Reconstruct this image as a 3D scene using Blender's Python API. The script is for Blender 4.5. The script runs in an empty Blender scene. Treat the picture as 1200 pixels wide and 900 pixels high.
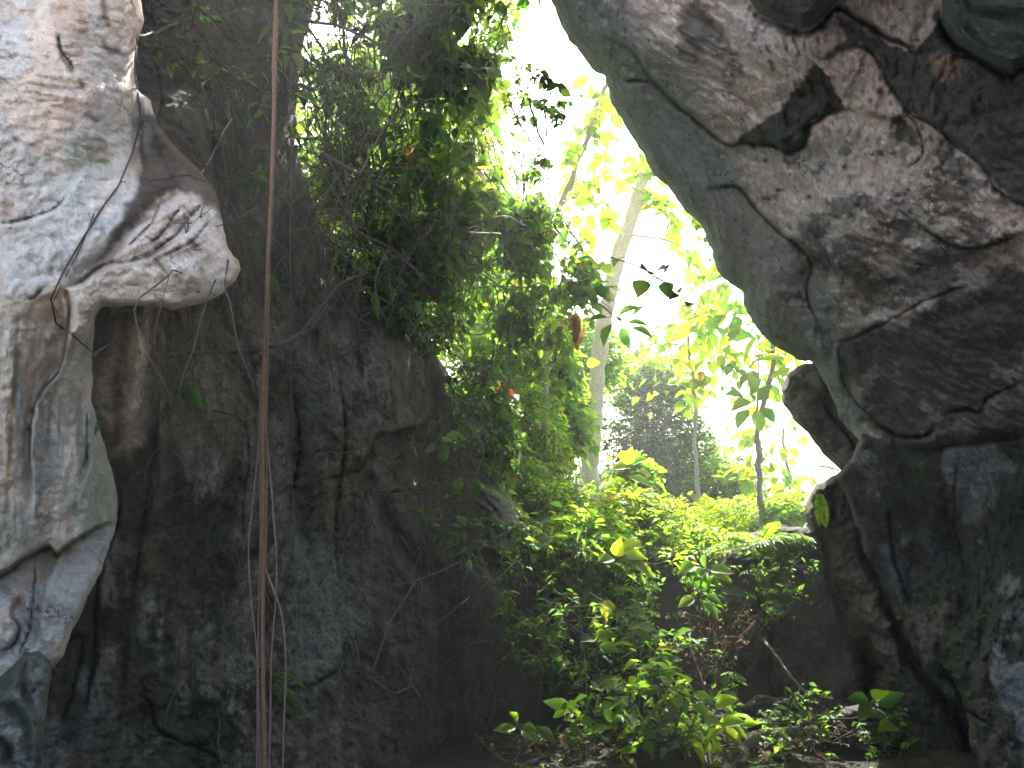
import bpy, math, random
import numpy as np
from mathutils import Vector
random.seed(7); RNG = np.random.default_rng(11)
SC = bpy.context.scene
COL = SC.collection
R = math.radians

# ------------------------------------------------------------------ camera frame
PITCH = R(12.0); FPX = 942.0; CAM = np.array([0, 0, 1.6])
FWD = np.array([0, math.cos(PITCH), math.sin(PITCH)])
UP = np.array([0, -math.sin(PITCH), math.cos(PITCH)])
RT = np.array([1.0, 0, 0])
def at(px, py, d):
    """world point for a spot of the survey sketch (1200x900) at depth d metres"""
    px = np.asarray(px, float); py = np.asarray(py, float); d = np.asarray(d, float)
    xc = (px-600)/FPX; yc = (450-py)/FPX
    return CAM + d[..., None]*(FWD + xc[..., None]*RT + yc[..., None]*UP)
def A(px, py, d): return at(np.array([px]), np.array([py]), np.array([float(d)]))[0]

# ------------------------------------------------------------------ noise
def _h(ix, iy, iz, seed):
    n = (ix*374761393 + iy*668265263 + iz*2147483647 + seed*974634777) & 0xFFFFFFFF
    n = ((n ^ (n >> 13))*1274126177) & 0xFFFFFFFF
    n = ((n ^ (n >> 15))*2246822519) & 0xFFFFFFFF
    return ((n ^ (n >> 16)) & 0xFFFFFF)/float(0xFFFFFF)
def vnoise(P, seed=0):
    P = np.asarray(P, float); i = np.floor(P).astype(np.int64); f = P-i; u = f*f*f*(f*(f*6-15)+10)
    r = 0
    for a in (0, 1):
        for b in (0, 1):
            for c in (0, 1):
                w = (u[..., 0] if a else 1-u[..., 0])*(u[..., 1] if b else 1-u[..., 1])*(u[..., 2] if c else 1-u[..., 2])
                r = r + w*_h(i[..., 0]+a, i[..., 1]+b, i[..., 2]+c, seed)
    return r*2-1
_ROT = np.array([[0.36, 0.48, -0.8], [-0.8, 0.6, 0.0], [0.48, 0.64, 0.6]])
def fbm(P, oct=5, seed=0, gain=.5, ridged=False):
    r = 0; a = 1; t = 0; Q = np.asarray(P, float)
    for k in range(oct):
        n = vnoise(Q, seed+k*17)
        if ridged: n = 1-2*np.abs(n)
        r = r + a*n; t += a; a *= gain; Q = (Q @ _ROT.T)*2.03+3.7
    return r/t
def sstep(a, b, x):
    t = np.clip((x-a)/(b-a), 0, 1); return t*t*(3-2*t)

# ------------------------------------------------------------------ scene records
def tag(o, label=None, cat=None, group=None, kind=None):
    if label: o['label'] = label
    if cat: o['category'] = cat
    if group: o['group'] = group
    if kind: o['kind'] = kind
    return o
def thing(name, label, cat, loc=(0, 0, 0), group=None):
    o = bpy.data.objects.new(name, None); COL.objects.link(o); o.location = loc
    o.empty_display_size = .1
    return tag(o, label, cat, group)

class MB:
    """collects vertices, faces and a colour per vertex; build() links ONE mesh object"""
    def __init__(s): s.v = []; s.c = []; s.l = []; s.n = []; s.m = []; s.off = 0; s.sm = []
    def add(s, V, F, C, mat=0, smooth=True):
        V = np.asarray(V, float).reshape(-1, 3); F = np.asarray(F)
        C = np.asarray(C, float)
        if C.ndim == 1: C = np.tile(C, (len(V), 1))
        s.v.append(V); s.c.append(C); s.l.append((F+s.off).ravel()); s.n.append(np.full(len(F), F.shape[1]))
        s.m.append(np.full(len(F), mat)); s.sm.append(np.full(len(F), smooth)); s.off += len(V)
    def build(s, name, mats, parent=None):
        me = bpy.data.meshes.new(name)
        if s.v:
            V = np.concatenate(s.v); L = np.concatenate(s.l); N = np.concatenate(s.n)
            C = np.concatenate(s.c)
            loc = np.array(parent.location) if parent is not None else np.zeros(3)
            me.vertices.add(len(V)); me.vertices.foreach_set('co', (V-loc).ravel())
            me.loops.add(len(L)); me.loops.foreach_set('vertex_index', L.astype(np.int32))
            me.polygons.add(len(N)); st = np.concatenate([[0], np.cumsum(N)[:-1]])
            me.polygons.foreach_set('loop_start', st.astype(np.int32))
            me.polygons.foreach_set('material_index', np.concatenate(s.m).astype(np.int32))
            me.polygons.foreach_set('use_smooth', np.concatenate(s.sm).astype(bool))
            ca = me.color_attributes.new('Tint', 'FLOAT_COLOR', 'POINT')
            ca.data.foreach_set('color', np.concatenate([C, np.ones((len(C), 1))], 1).astype(np.float32).ravel())
            me.update(calc_edges=True); me.validate()
        for m in (mats if isinstance(mats, (list, tuple)) else [mats]): me.materials.append(m)
        o = bpy.data.objects.new(name, me); COL.objects.link(o)
        if parent is not None: o.parent = parent
        return o

# ------------------------------------------------------------------ materials
def newmat(name):
    m = bpy.data.materials.new(name); m.use_nodes = True; nt = m.node_tree; nt.nodes.clear()
    return m, nt, nt.nodes, nt.links
def rock_mat(name='cave_limestone', bump=1.0, rough=.78, var=1.0):
    m, nt, N, L = newmat(name)
    out = N.new('ShaderNodeOutputMaterial'); b = N.new('ShaderNodeBsdfPrincipled')
    at_ = N.new('ShaderNodeAttribute'); at_.attribute_name = 'Tint'
    tc = N.new('ShaderNodeTexCoord')
    def noise(sc, det, ro=.6, dist=0, vec=None):
        n = N.new('ShaderNodeTexNoise'); n.inputs['Scale'].default_value = sc; n.inputs['Detail'].default_value = det
        n.inputs['Roughness'].default_value = ro; n.inputs['Distortion'].default_value = dist
        L.new(vec or tc.outputs['Object'], n.inputs['Vector']); return n
    def ramp(src, a, ca, b_, cb):
        r = N.new('ShaderNodeValToRGB'); r.color_ramp.elements[0].position = a; r.color_ramp.elements[1].position = b_
        r.color_ramp.elements[0].color = (*ca, 1); r.color_ramp.elements[1].color = (*cb, 1)
        L.new(src, r.inputs['Fac']); return r
    def mul(c1, c2, f=1.0, typ='MULTIPLY'):
        x = N.new('ShaderNodeMix'); x.data_type = 'RGBA'; x.blend_type = typ; x.inputs['Factor'].default_value = f
        L.new(c1, x.inputs['A']); L.new(c2, x.inputs['B']); return x.outputs['Result']
    n1 = noise(5, 9, .68, .4); n2 = noise(38, 6, .7); n3 = noise(150, 3, .6)
    c = mul(at_.outputs['Color'], ramp(n1.outputs['Fac'], .3, (.62, .63, .62), .68, (1.35, 1.33, 1.3)).outputs['Color'], var)
    c = mul(c, ramp(n2.outputs['Fac'], .32, (.42, .40, .38), .60, (1.3, 1.3, 1.3)).outputs['Color'], .85*var)
    c = mul(c, ramp(n3.outputs['Fac'], .3, (.7, .7, .7), .7, (1.2, 1.2, 1.2)).outputs['Color'], .7)
    # small pits and lichen specks
    nd = noise(17, 5, .75, 1.2)
    c = mul(c, ramp(nd.outputs['Fac'], .29, (.28, .22, .18), .37, (1, 1, 1)).outputs['Color'], .8*var)
    wn = noise(3.2, 5, .6); vs_ = N.new('ShaderNodeVectorMath'); vs_.operation = 'MULTIPLY_ADD'; vs_.inputs[1].default_value = (.5, .5, .5)
    L.new(wn.outputs['Color'], vs_.inputs[0]); L.new(tc.outputs['Object'], vs_.inputs[2])
    vo = N.new('ShaderNodeTexVoronoi'); vo.feature = 'DISTANCE_TO_EDGE'; vo.inputs['Scale'].default_value = 2.3; L.new(vs_.outputs[0], vo.inputs['Vector'])
    msk = noise(1.7, 3); mr = N.new('ShaderNodeMapRange'); mr.inputs['From Min'].default_value = .5; mr.inputs['From Max'].default_value = .62; L.new(msk.outputs['Fac'], mr.inputs['Value'])
    cr = ramp(vo.outputs['Distance'], 0.0, (.22, .18, .15), .018, (1, 1, 1)); cx = N.new('ShaderNodeMix'); cx.data_type = 'RGBA'; cx.blend_type = 'MULTIPLY'
    L.new(mr.outputs['Result'], cx.inputs['Factor']); L.new(c, cx.inputs['A']); L.new(cr.outputs['Color'], cx.inputs['B']); c = cx.outputs['Result']
    L.new(c, b.inputs['Base Color'])
    rr = N.new('ShaderNodeMapRange'); rr.inputs['To Min'].default_value = rough-.2; rr.inputs['To Max'].default_value = min(1, rough+.2)
    L.new(n2.outputs['Fac'], rr.inputs['Value']); L.new(rr.outputs['Result'], b.inputs['Roughness'])
    b.inputs['Specular IOR Level'].default_value = .35
    # bump stack
    def addm(a_, b_, k):
        x = N.new('ShaderNodeMath'); x.operation = 'MULTIPLY_ADD'; x.inputs[1].default_value = k
        L.new(b_, x.inputs[0]); L.new(a_, x.inputs[2]); return x.outputs[0]
    mu = noise(9, 12, .66, .3)
    hgt = addm(mu.outputs['Fac'], n2.outputs['Fac'], .22); hgt = addm(hgt, nd.outputs['Fac'], .25)
    bp = N.new('ShaderNodeBump'); bp.inputs['Strength'].default_value = .9; bp.inputs['Distance'].default_value = .075*bump
    L.new(hgt, bp.inputs['Height']); L.new(bp.outputs['Normal'], b.inputs['Normal'])
    L.new(b.outputs[0], out.inputs['Surface']); return m
def leaf_mat(name, trans=.58, rough=.5, gain=(2.9, 2.75, .9)):
    m, nt, N, L = newmat(name)
    out = N.new('ShaderNodeOutputMaterial'); b = N.new('ShaderNodeBsdfPrincipled'); t = N.new('ShaderNodeBsdfTranslucent')
    a = N.new('ShaderNodeAttribute'); a.attribute_name = 'Tint'; mx = N.new('ShaderNodeMixShader'); mx.inputs[0].default_value = trans
    g = N.new('ShaderNodeMix'); g.data_type = 'RGBA'; g.blend_type = 'MULTIPLY'; g.inputs['Factor'].default_value = 1
    g.inputs['B'].default_value = (*gain, 1); L.new(a.outputs['Color'], g.inputs['A']); L.new(g.outputs['Result'], t.inputs['Color'])
    tc = N.new('ShaderNodeTexCoord'); n = N.new('ShaderNodeTexNoise'); n.inputs['Scale'].default_value = 25; n.inputs['Detail'].default_value = 4
    L.new(tc.outputs['Object'], n.inputs['Vector']); r = N.new('ShaderNodeMapRange'); r.inputs['From Min'].default_value = .3; r.inputs['From Max'].default_value = .7
    r.inputs['To Min'].default_value = .7; r.inputs['To Max'].default_value = 1.25; L.new(n.outputs['Fac'], r.inputs['Value'])
    v = N.new('ShaderNodeVectorMath'); v.operation = 'SCALE'; L.new(a.outputs['Color'], v.inputs[0]); L.new(r.outputs['Result'], v.inputs['Scale'])
    L.new(v.outputs[0], b.inputs['Base Color']); b.inputs['Roughness'].default_value = rough; b.inputs['Specular IOR Level'].default_value = .3
    L.new(b.outputs[0], mx.inputs[1]); L.new(t.outputs[0], mx.inputs[2]); L.new(mx.outputs[0], out.inputs['Surface']); return m
def bark_mat(name, rough=.85, sc=30):
    m, nt, N, L = newmat(name)
    out = N.new('ShaderNodeOutputMaterial'); b = N.new('ShaderNodeBsdfPrincipled'); a = N.new('ShaderNodeAttribute'); a.attribute_name = 'Tint'
    tc = N.new('ShaderNodeTexCoord'); mp = N.new('ShaderNodeMapping'); mp.inputs['Scale'].default_value = (1, 1, 2.2)
    n = N.new('ShaderNodeTexNoise'); n.inputs['Scale'].default_value = sc; n.inputs['Detail'].default_value = 7; n.inputs['Roughness'].default_value = .7
    L.new(tc.outputs['Object'], mp.inputs['Vector']); L.new(mp.outputs[0], n.inputs['Vector'])
    r = N.new('ShaderNodeMapRange'); r.inputs['From Min'].default_value = .3; r.inputs['From Max'].default_value = .7; r.inputs['To Min'].default_value = .5; r.inputs['To Max'].default_value = 1.4
    L.new(n.outputs['Fac'], r.inputs['Value']); v = N.new('ShaderNodeVectorMath'); v.operation = 'SCALE'
    L.new(a.outputs['Color'], v.inputs[0]); L.new(r.outputs['Result'], v.inputs['Scale']); L.new(v.outputs[0], b.inputs['Base Color'])
    b.inputs['Roughness'].default_value = rough; bp = N.new('ShaderNodeBump'); bp.inputs['Distance'].default_value = .01; bp.inputs['Strength'].default_value = .8
    L.new(n.outputs['Fac'], bp.inputs['Height']); L.new(bp.outputs[0], b.inputs['Normal']); L.new(b.outputs[0], out.inputs['Surface']); return m
M_ROCK = rock_mat('cave_limestone', 1.0, .8)
M_PALE = rock_mat('pale_flowstone', .6, .75, .38)
M_OVER = rock_mat('overhang_limestone', .75, .8, .5)
M_SOIL = rock_mat('damp_soil', 1.6, .9)
M_LEAF = leaf_mat('green_leaf')
M_DRY = leaf_mat('dry_leaf', .3, .7, (1.6, 1.4, 1.2))
M_BARK = bark_mat('bark'); M_ROOT = bark_mat('aerial_root', .6, 60)

# ------------------------------------------------------------------ 2D helpers (survey sketch)
def densify(poly, step, jag=0, seed=0, closed=True):
    P = [np.array(p, float) for p in poly]; out = []
    n = len(P) if closed else len(P)-1
    for i in range(n):
        a = P[i]; b = P[(i+1) % len(P)]; k = max(1, int(np.hypot(*(b-a))/step))
        for j in range(k): out.append(a+(b-a)*j/k)
    if not closed: out.append(P[-1])
    out = np.array(out)
    if jag:
        Q = np.stack([out[:, 0]/28, out[:, 1]/28, np.full(len(out), seed*1.7)], 1)
        out = out+jag*np.stack([fbm(Q, 4, seed, .6), fbm(Q+50, 4, seed+5, .6)], 1)
    return out
def smooth_line(poly, closed=False, k=6):
    P = np.array(poly, float); n = len(P); out = []
    rng = range(n if closed else n-1)
    for i in rng:
        p0, p1, p2, p3 = (P[(i-1) % n] if closed or i > 0 else P[0], P[i], P[(i+1) % n], P[(i+2) % n] if closed or i+2 < n else P[-1])
        for j in range(k):
            t = j/k; out.append(.5*((2*p1)+(-p0+p2)*t+(2*p0-5*p1+4*p2-p3)*t*t+(-p0+3*p1-3*p2+p3)*t**3))
    if not closed: out.append(P[-1])
    return np.array(out)
def seg_dist(X, line, closed=False):
    """distance, signed side and nearest point to a polyline"""
    L_ = np.vstack([line, line[:1]]) if closed else line
    best = np.full(len(X), 1e18); side = np.zeros(len(X)); near = np.zeros((len(X), 2)); tt = np.zeros(len(X)); tot = len(L_)-1
    for i in range(len(L_)-1):
        a = L_[i]; ab = L_[i+1]-a; q = ab@ab
        if q < 1e-9: continue
        ap = X-a; t = np.clip((ap@ab)/q, 0, 1); c = a+t[:, None]*ab; dd = ((X-c)**2).sum(1); m = dd < best
        best[m] = dd[m]; near[m] = c[m]; s = ab[0]*ap[:, 1]-ab[1]*ap[:, 0]; side[m] = s[m]; tt[m] = ((i+t)/tot)[m]
    return np.sqrt(best), np.sign(side), near, tt
def near_line(X, ln, rad):
    lo = ln.min(0)-rad; hi = ln.max(0)+rad; m = ((X > lo) & (X < hi)).all(1)
    dd = np.full(len(X), 1e4); sg = np.ones(len(X)); tt = np.zeros(len(X))
    if m.any(): dd[m], sg[m], _, tt[m] = seg_dist(X[m], ln)
    return dd, sg, tt
def inside(X, poly):
    r = np.zeros(len(X), bool); n = len(poly); x, y = X[:, 0], X[:, 1]
    for i in range(n):
        x1, y1 = poly[i]; x2, y2 = poly[(i+1) % n]
        if y1 == y2: continue
        c = ((y1 > y) != (y2 > y)) & (x < (x2-x1)*(y-y1)/(y2-y1)+x1); r ^= c
    return r
def tps(ctrl):
    """smooth depth through control points (px,py,depth)"""
    C = np.array(ctrl, float); X = C[:, :2]/300; n = len(X)
    def U(r2): return np.where(r2 > 1e-12, .5*r2*np.log(np.maximum(r2, 1e-12)), 0)
    K = U(((X[:, None]-X[None])**2).sum(2))+np.eye(n)*.02; P = np.hstack([np.ones((n, 1)), X])
    Mx = np.zeros((n+3, n+3)); Mx[:n, :n] = K; Mx[:n, n:] = P; Mx[n:, :n] = P.T
    w = np.linalg.solve(Mx, np.concatenate([C[:, 2], np.zeros(3)]))
    def f(Q):
        q = Q/300; r = np.zeros(len(q))
        for i in range(n): r += w[i]*U(((q-X[i])**2).sum(1))
        return r+w[n]+q@w[n+1:]
    return f
def gridline(lo, hi, f0, f1, s):
    g = list(np.arange(max(lo, f0), min(hi, f1)+.01, s))
    if not g: g = [max(lo, f0)]
    st = s; x = g[0]
    while x > lo: st = min(st*1.35, 40); x = max(lo, x-st); g.insert(0, x)
    st = s; x = g[-1]
    while x < hi: st = min(st*1.35, 40); x = min(hi, x+st); g.append(x)
    return np.array(g)

def rock(name, poly, ctrl, tint, label, cat, feats=(), jag=5, edge=(26, .35), rough=(.16, .05, .018), thick=1.2, step=2.1, seed=1, cracks=(), grit=1.0,
         mat=None, freq=.9, group=None, parent=None, dmin=.9, stretch=(1, 1, 1)):
    poly = densify(poly, 4, jag, seed)
    lo = poly.min(0); hi = poly.max(0)
    gx = gridline(lo[0]-step, hi[0]+step, -20, 1220, step); gy = gridline(lo[1]-step, hi[1]+step, -20, 920, step)
    GX, GY = np.meshgrid(gx, gy); X = np.stack([GX.ravel(), GY.ravel()], 1); ny, nx = GX.shape
    ins = inside(X, poly); I = ins.reshape(ny, nx)
    cell = I[:-1, :-1] | I[1:, :-1] | I[:-1, 1:] | I[1:, 1:]
    idx = np.arange(ny*nx).reshape(ny, nx)
    F = np.stack([idx[:-1, :-1], idx[1:, :-1], idx[1:, 1:], idx[:-1, 1:]], -1)[cell]
    used = np.unique(F); remap = -np.ones(ny*nx, int); remap[used] = np.arange(len(used)); F = remap[F]
    X = X[used]; ins = ins[used]
    # distances to outline (only near ones matter)
    w0 = max(edge[0], 30); cs = poly[::6]; dm = np.full(len(X), 1e9)
    for q in cs: dm = np.minimum(dm, np.hypot(X[:, 0]-q[0], X[:, 1]-q[1]))
    nr = (dm < w0+30) | ~ins; d = np.full(len(X), 1e3); near = X.copy()
    d[nr], _, near[nr], _ = seg_dist(X[nr], poly, True)
    X = np.where(ins[:, None], X, near); sd = np.where(ins, d, 0)
    dep = tps(ctrl)(X)
    w, rad = edge
    t = np.clip(sd/w, 0, 1); dep = dep+rad*(1-np.sqrt(np.clip(1-(1-t)**2, 0, 1)))
    cdark = np.zeros(len(X))
    for cl in cracks:
        ln = densify(smooth_line(cl[0]), 4, 4, seed+3, False); dd, sg, tt = near_line(X, ln, 30)
        fade = np.clip(np.minimum(tt, 1-tt)*7, .05, 1); wv = cl[1]*(.6+.9*np.abs(vnoise(np.stack([tt*23, tt*0, tt*0+seed], 1))))
        g = np.exp(-(dd/wv)**2)*fade; dep += cl[2]*g; cdark = np.maximum(cdark, g)
    for ft in feats:
        k = ft[0]
        if k == 'groove':      # (kind, line, width px, depth m)
            ln = densify(smooth_line(ft[1]), 5, ft[4] if len(ft) > 4 else 3, seed+3, False); dd, sg, tt = near_line(X, ln, ft[2]*4)
            fade = np.clip(np.minimum(tt, 1-tt)*8, .15, 1); dep += ft[3]*np.exp(-(dd/ft[2])**2)*fade
        elif k == 'step':      # (kind, line, falloff px, height m): left side of the line stands forward for +h
            ln = densify(smooth_line(ft[1]), 5, ft[4] if len(ft) > 4 else 4, seed+7, False); dd, sg, tt = near_line(X, ln, ft[2]*5)
            fade = np.clip(np.minimum(tt, 1-tt)*6, 0, 1); dep += ft[3]*np.tanh(sg*dd/2.5)*np.exp(-dd/ft[2])*fade
        elif k == 'bulge':     # (kind, (cx,cy), (rx,ry), height, angle)
            c = np.array(ft[1]); a = R(ft[4]) if len(ft) > 4 else 0; q = X-c
            u = (q[:, 0]*math.cos(a)+q[:, 1]*math.sin(a))/ft[2][0]; v = (-q[:, 0]*math.sin(a)+q[:, 1]*math.cos(a))/ft[2][1]
            dep -= ft[3]*np.exp(-(u*u+v*v))
        elif k == 'ribs':      # (kind, polygon, angle, wavelength px, amp)
            a = R(ft[2]); u = X[:, 0]*math.cos(a)+X[:, 1]*math.sin(a); v = -X[:, 0]*math.sin(a)+X[:, 1]*math.cos(a)
            Q = np.stack([u/ft[3], v/(ft[3]*7), np.full(len(X), seed*3.1)], 1)
            pd, _, _, _ = seg_dist(X, np.array(ft[1], float), True); msk = sstep(0, 30, np.where(inside(X, ft[1]), pd, 0))
            dep -= ft[4]*fbm(Q, 3, seed+40, .5, True)*msk
    W = at(X[:, 0], X[:, 1], dep)*np.array(stretch)
    wob = .5*np.stack([vnoise(W*.7+9, 3), vnoise(W*.7+19, 4), vnoise(W*.7+29, 5)], 1)
    Wn = W+wob
    keep = np.clip(sd/12, .0, 1)
    disp = rough[0]*fbm(Wn*freq, 3, seed)+rough[1]*fbm(Wn*freq*4, 4, seed+11, .55, True)+rough[2]*fbm(Wn*freq*16, 4, seed+23, .6, True)
    dep = np.maximum(dep+disp*(.25+.75*keep), dmin)
    W = at(X[:, 0], X[:, 1], dep)
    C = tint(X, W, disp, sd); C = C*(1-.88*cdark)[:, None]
    hf = fbm(W*22+5, 4, seed+71, .7); C = C*(1+.28*grit*hf)[:, None]
    pit = sstep(.34, .5, fbm(W*9+3, 5, seed+77, .65)); C = C*(1-.45*grit*pit)[:, None]
    mb = MB(); nf = len(W)
    # boundary ring, pushed back to give the rock its body
    E = np.concatenate([F[:, [0, 1]], F[:, [1, 2]], F[:, [2, 3]], F[:, [3, 0]]])
    key = {}
    for a, b in E.tolist():
        if (b, a) in key: del key[(b, a)]
        else: key[(a, b)] = 1
    be = np.array(list(key.keys())); bv = np.unique(be); m2 = {v: i for i, v in enumerate(bv.tolist())}
    allV = [W]; allC = [C]; side = []; prev = bv; offs = nf
    cen = X.mean(0); nring = 3
    for r_ in range(1, nring+1):
        k = r_/nring; Xb = X[bv]+(cen-X[bv])*.03*k; Wb = at(Xb[:, 0], Xb[:, 1], dep[bv]+thick*k)
        Wb = Wb+.1*k*np.stack([vnoise(Wb*2, 7), vnoise(Wb*2, 8), vnoise(Wb*2, 9)], 1)*0
        allV.append(Wb); allC.append(C[bv]); cur = np.arange(offs, offs+len(bv)); offs += len(bv)
        ia = np.array([m2[a] for a in be[:, 0].tolist()]); ib = np.array([m2[b] for b in be[:, 1].tolist()])
        side.append(np.stack([prev[ib], prev[ia], cur[ia], cur[ib]], 1)); prev = cur
    # back face
    Wback = at(X[:, 0]+(cen[0]-X[:, 0])*.03, X[:, 1]+(cen[1]-X[:, 1])*.03, dep+thick)
    ca = np.full(nf, -1); ca[bv] = prev
    rest = np.setdiff1d(np.arange(nf), bv); ca[rest] = np.arange(offs, offs+len(rest)); allV.append(Wback[rest]); allC.append(C[rest])
    Fb = ca[F][:, ::-1]
    mb.add(np.concatenate(allV), np.concatenate([F]+side+[Fb]), np.clip(np.concatenate(allC), .01, .95))
    o = mb.build(name, mat or M_ROCK, parent)
    if parent is None: tag(o, label, cat, group)
    return o
def mixc(a, b, f): return a*(1-f[:, None])+np.asarray(b, float)*f[:, None]
def pmask(X, poly, soft=4, warp=8, wl=22, seed=0):
    Q = np.stack([X[:, 0]/wl, X[:, 1]/wl, np.full(len(X), float(seed))], 1)
    Y = X+warp*np.stack([fbm(Q, 4, seed, .6), fbm(Q+31, 4, seed+3, .6)], 1)
    poly = np.array(poly, float); d, _, _, _ = seg_dist(Y, poly, True); s = np.where(inside(Y, poly), d, -d)
    return sstep(-soft, soft, s)
def lmask(X, line, w, warp=3, seed=0):
    Q = np.stack([X[:, 0]/25, X[:, 1]/25, np.full(len(X), float(seed))], 1)
    Y = X+warp*np.stack([fbm(Q, 3, seed), fbm(Q+31, 3, seed+3)], 1)
    d, _, _ = near_line(Y, smooth_line(line), w*3.5); return np.exp(-(d/w)**2)
def n2(X, wx, wy, seed=0, oct=4, ridged=False, gain=.55):
    return fbm(np.stack([X[:, 0]/wx, X[:, 1]/wy, np.full(len(X), seed*2.3+.5)], 1), oct, seed, gain, ridged)
#PART2
# ================================================================== THE ROCKS
c = np.array
# --- dark cliff at the back left
def tint_cliff(X, W, dsp, sd):
    n = len(X); base = np.tile([.20, .18, .15], (n, 1))
    base = mixc(base, (.082, .078, .062), sstep(-.12, .10, n2(X, 80, 150, 1, 6, False, .62)))
    base = mixc(base, (.31, .29, .265), sstep(.10, .26, n2(X, 40, 110, 2, 6, False, .64))*.85)
    base = mixc(base, (.075, .095, .05), sstep(.1, .4, n2(X, 70, 90, 3))*.6)
    base = mixc(base, (.2, .15, .10), sstep(.14, .3, n2(X, 26, 60, 4, 6, False, .65))*.6)
    st = n2(X, 9, 220, 5, 4); base *= (1+.35*st)[:, None]
    # cream drip below the ledge
    base = mixc(base, (.66, .52, .40), pmask(X, [(140, 362), (180, 362), (172, 440), (164, 520), (140, 530), (118, 470), (130, 400)], 8, 12, 20, 3)*.75)
    base = mixc(base, (.10, .07, .045), lmask(X, [(148, 372), (140, 430), (137, 520)], 8, 5)*.8)
    base = mixc(base, (.88, .84, .78), lmask(X, [(172, 366), (163, 430), (160, 475)], 5, 4)*.8)
    base = mixc(base, (.26, .24, .23), lmask(X, [(288, 520), (292, 580), (284, 640)], 9, 6)*.7)
    base = mixc(base, (.25, .24, .24), lmask(X, [(330, 500), (326, 560), (334, 620)], 14, 8)*.7)
    base = mixc(base, (.22, .235, .22), pmask(X, [(335, 620), (400, 640), (440, 700), (400, 800), (340, 810)], 14, 16)*.9)
    base = mixc(base, (.22, .19, .15), pmask(X, [(398, 410), (425, 450), (420, 520), (405, 600), (395, 520)], 8, 10)*.55)
    base = mixc(base, (.20, .205, .21), pmask(X, [(355, 430), (395, 420), (398, 500), (370, 560)], 10, 10)*.6)
    base = mixc(base, (.23, .21, .19), pmask(X, [(430, 500), (468, 470), (470, 500), (440, 530)], 6, 8)*.6)
    base = mixc(base, (.17, .125, .095), pmask(X, [(140, 120), (235, 130), (268, 240), (230, 265), (140, 250)], 8, 14)*.85)
    base = mixc(base, (.2, .17, .13), pmask(X, [(195, 60), (240, 70), (245, 150), (200, 150)], 8, 14)*.6)
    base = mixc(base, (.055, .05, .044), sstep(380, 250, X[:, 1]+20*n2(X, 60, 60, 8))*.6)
    base = mixc(base, (.33, .33, .35), lmask(X, [(62, 850), (75, 880), (70, 900)], 10, 8)*.8)
    base = mixc(base, (.26, .26, .29), lmask(X, [(100, 790), (108, 830), (102, 870)], 9, 8)*.8)
    base = mixc(base, (.06, .035, .03), pmask(X, [(118, 705), (140, 715), (145, 745), (125, 760), (114, 740)], 4, 10)*.8)
    base = mixc(base, (.05, .03, .028), pmask(X, [(165, 795), (180, 800), (185, 830), (178, 845), (163, 830)], 4, 10)*.8)
    base = mixc(base, (.035, .033, .028), sstep(400, 530, X[:, 0]+.1*X[:, 1]-40)*.75)  # recess right of the plate: its shade deepened in the colour
    return base
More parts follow.
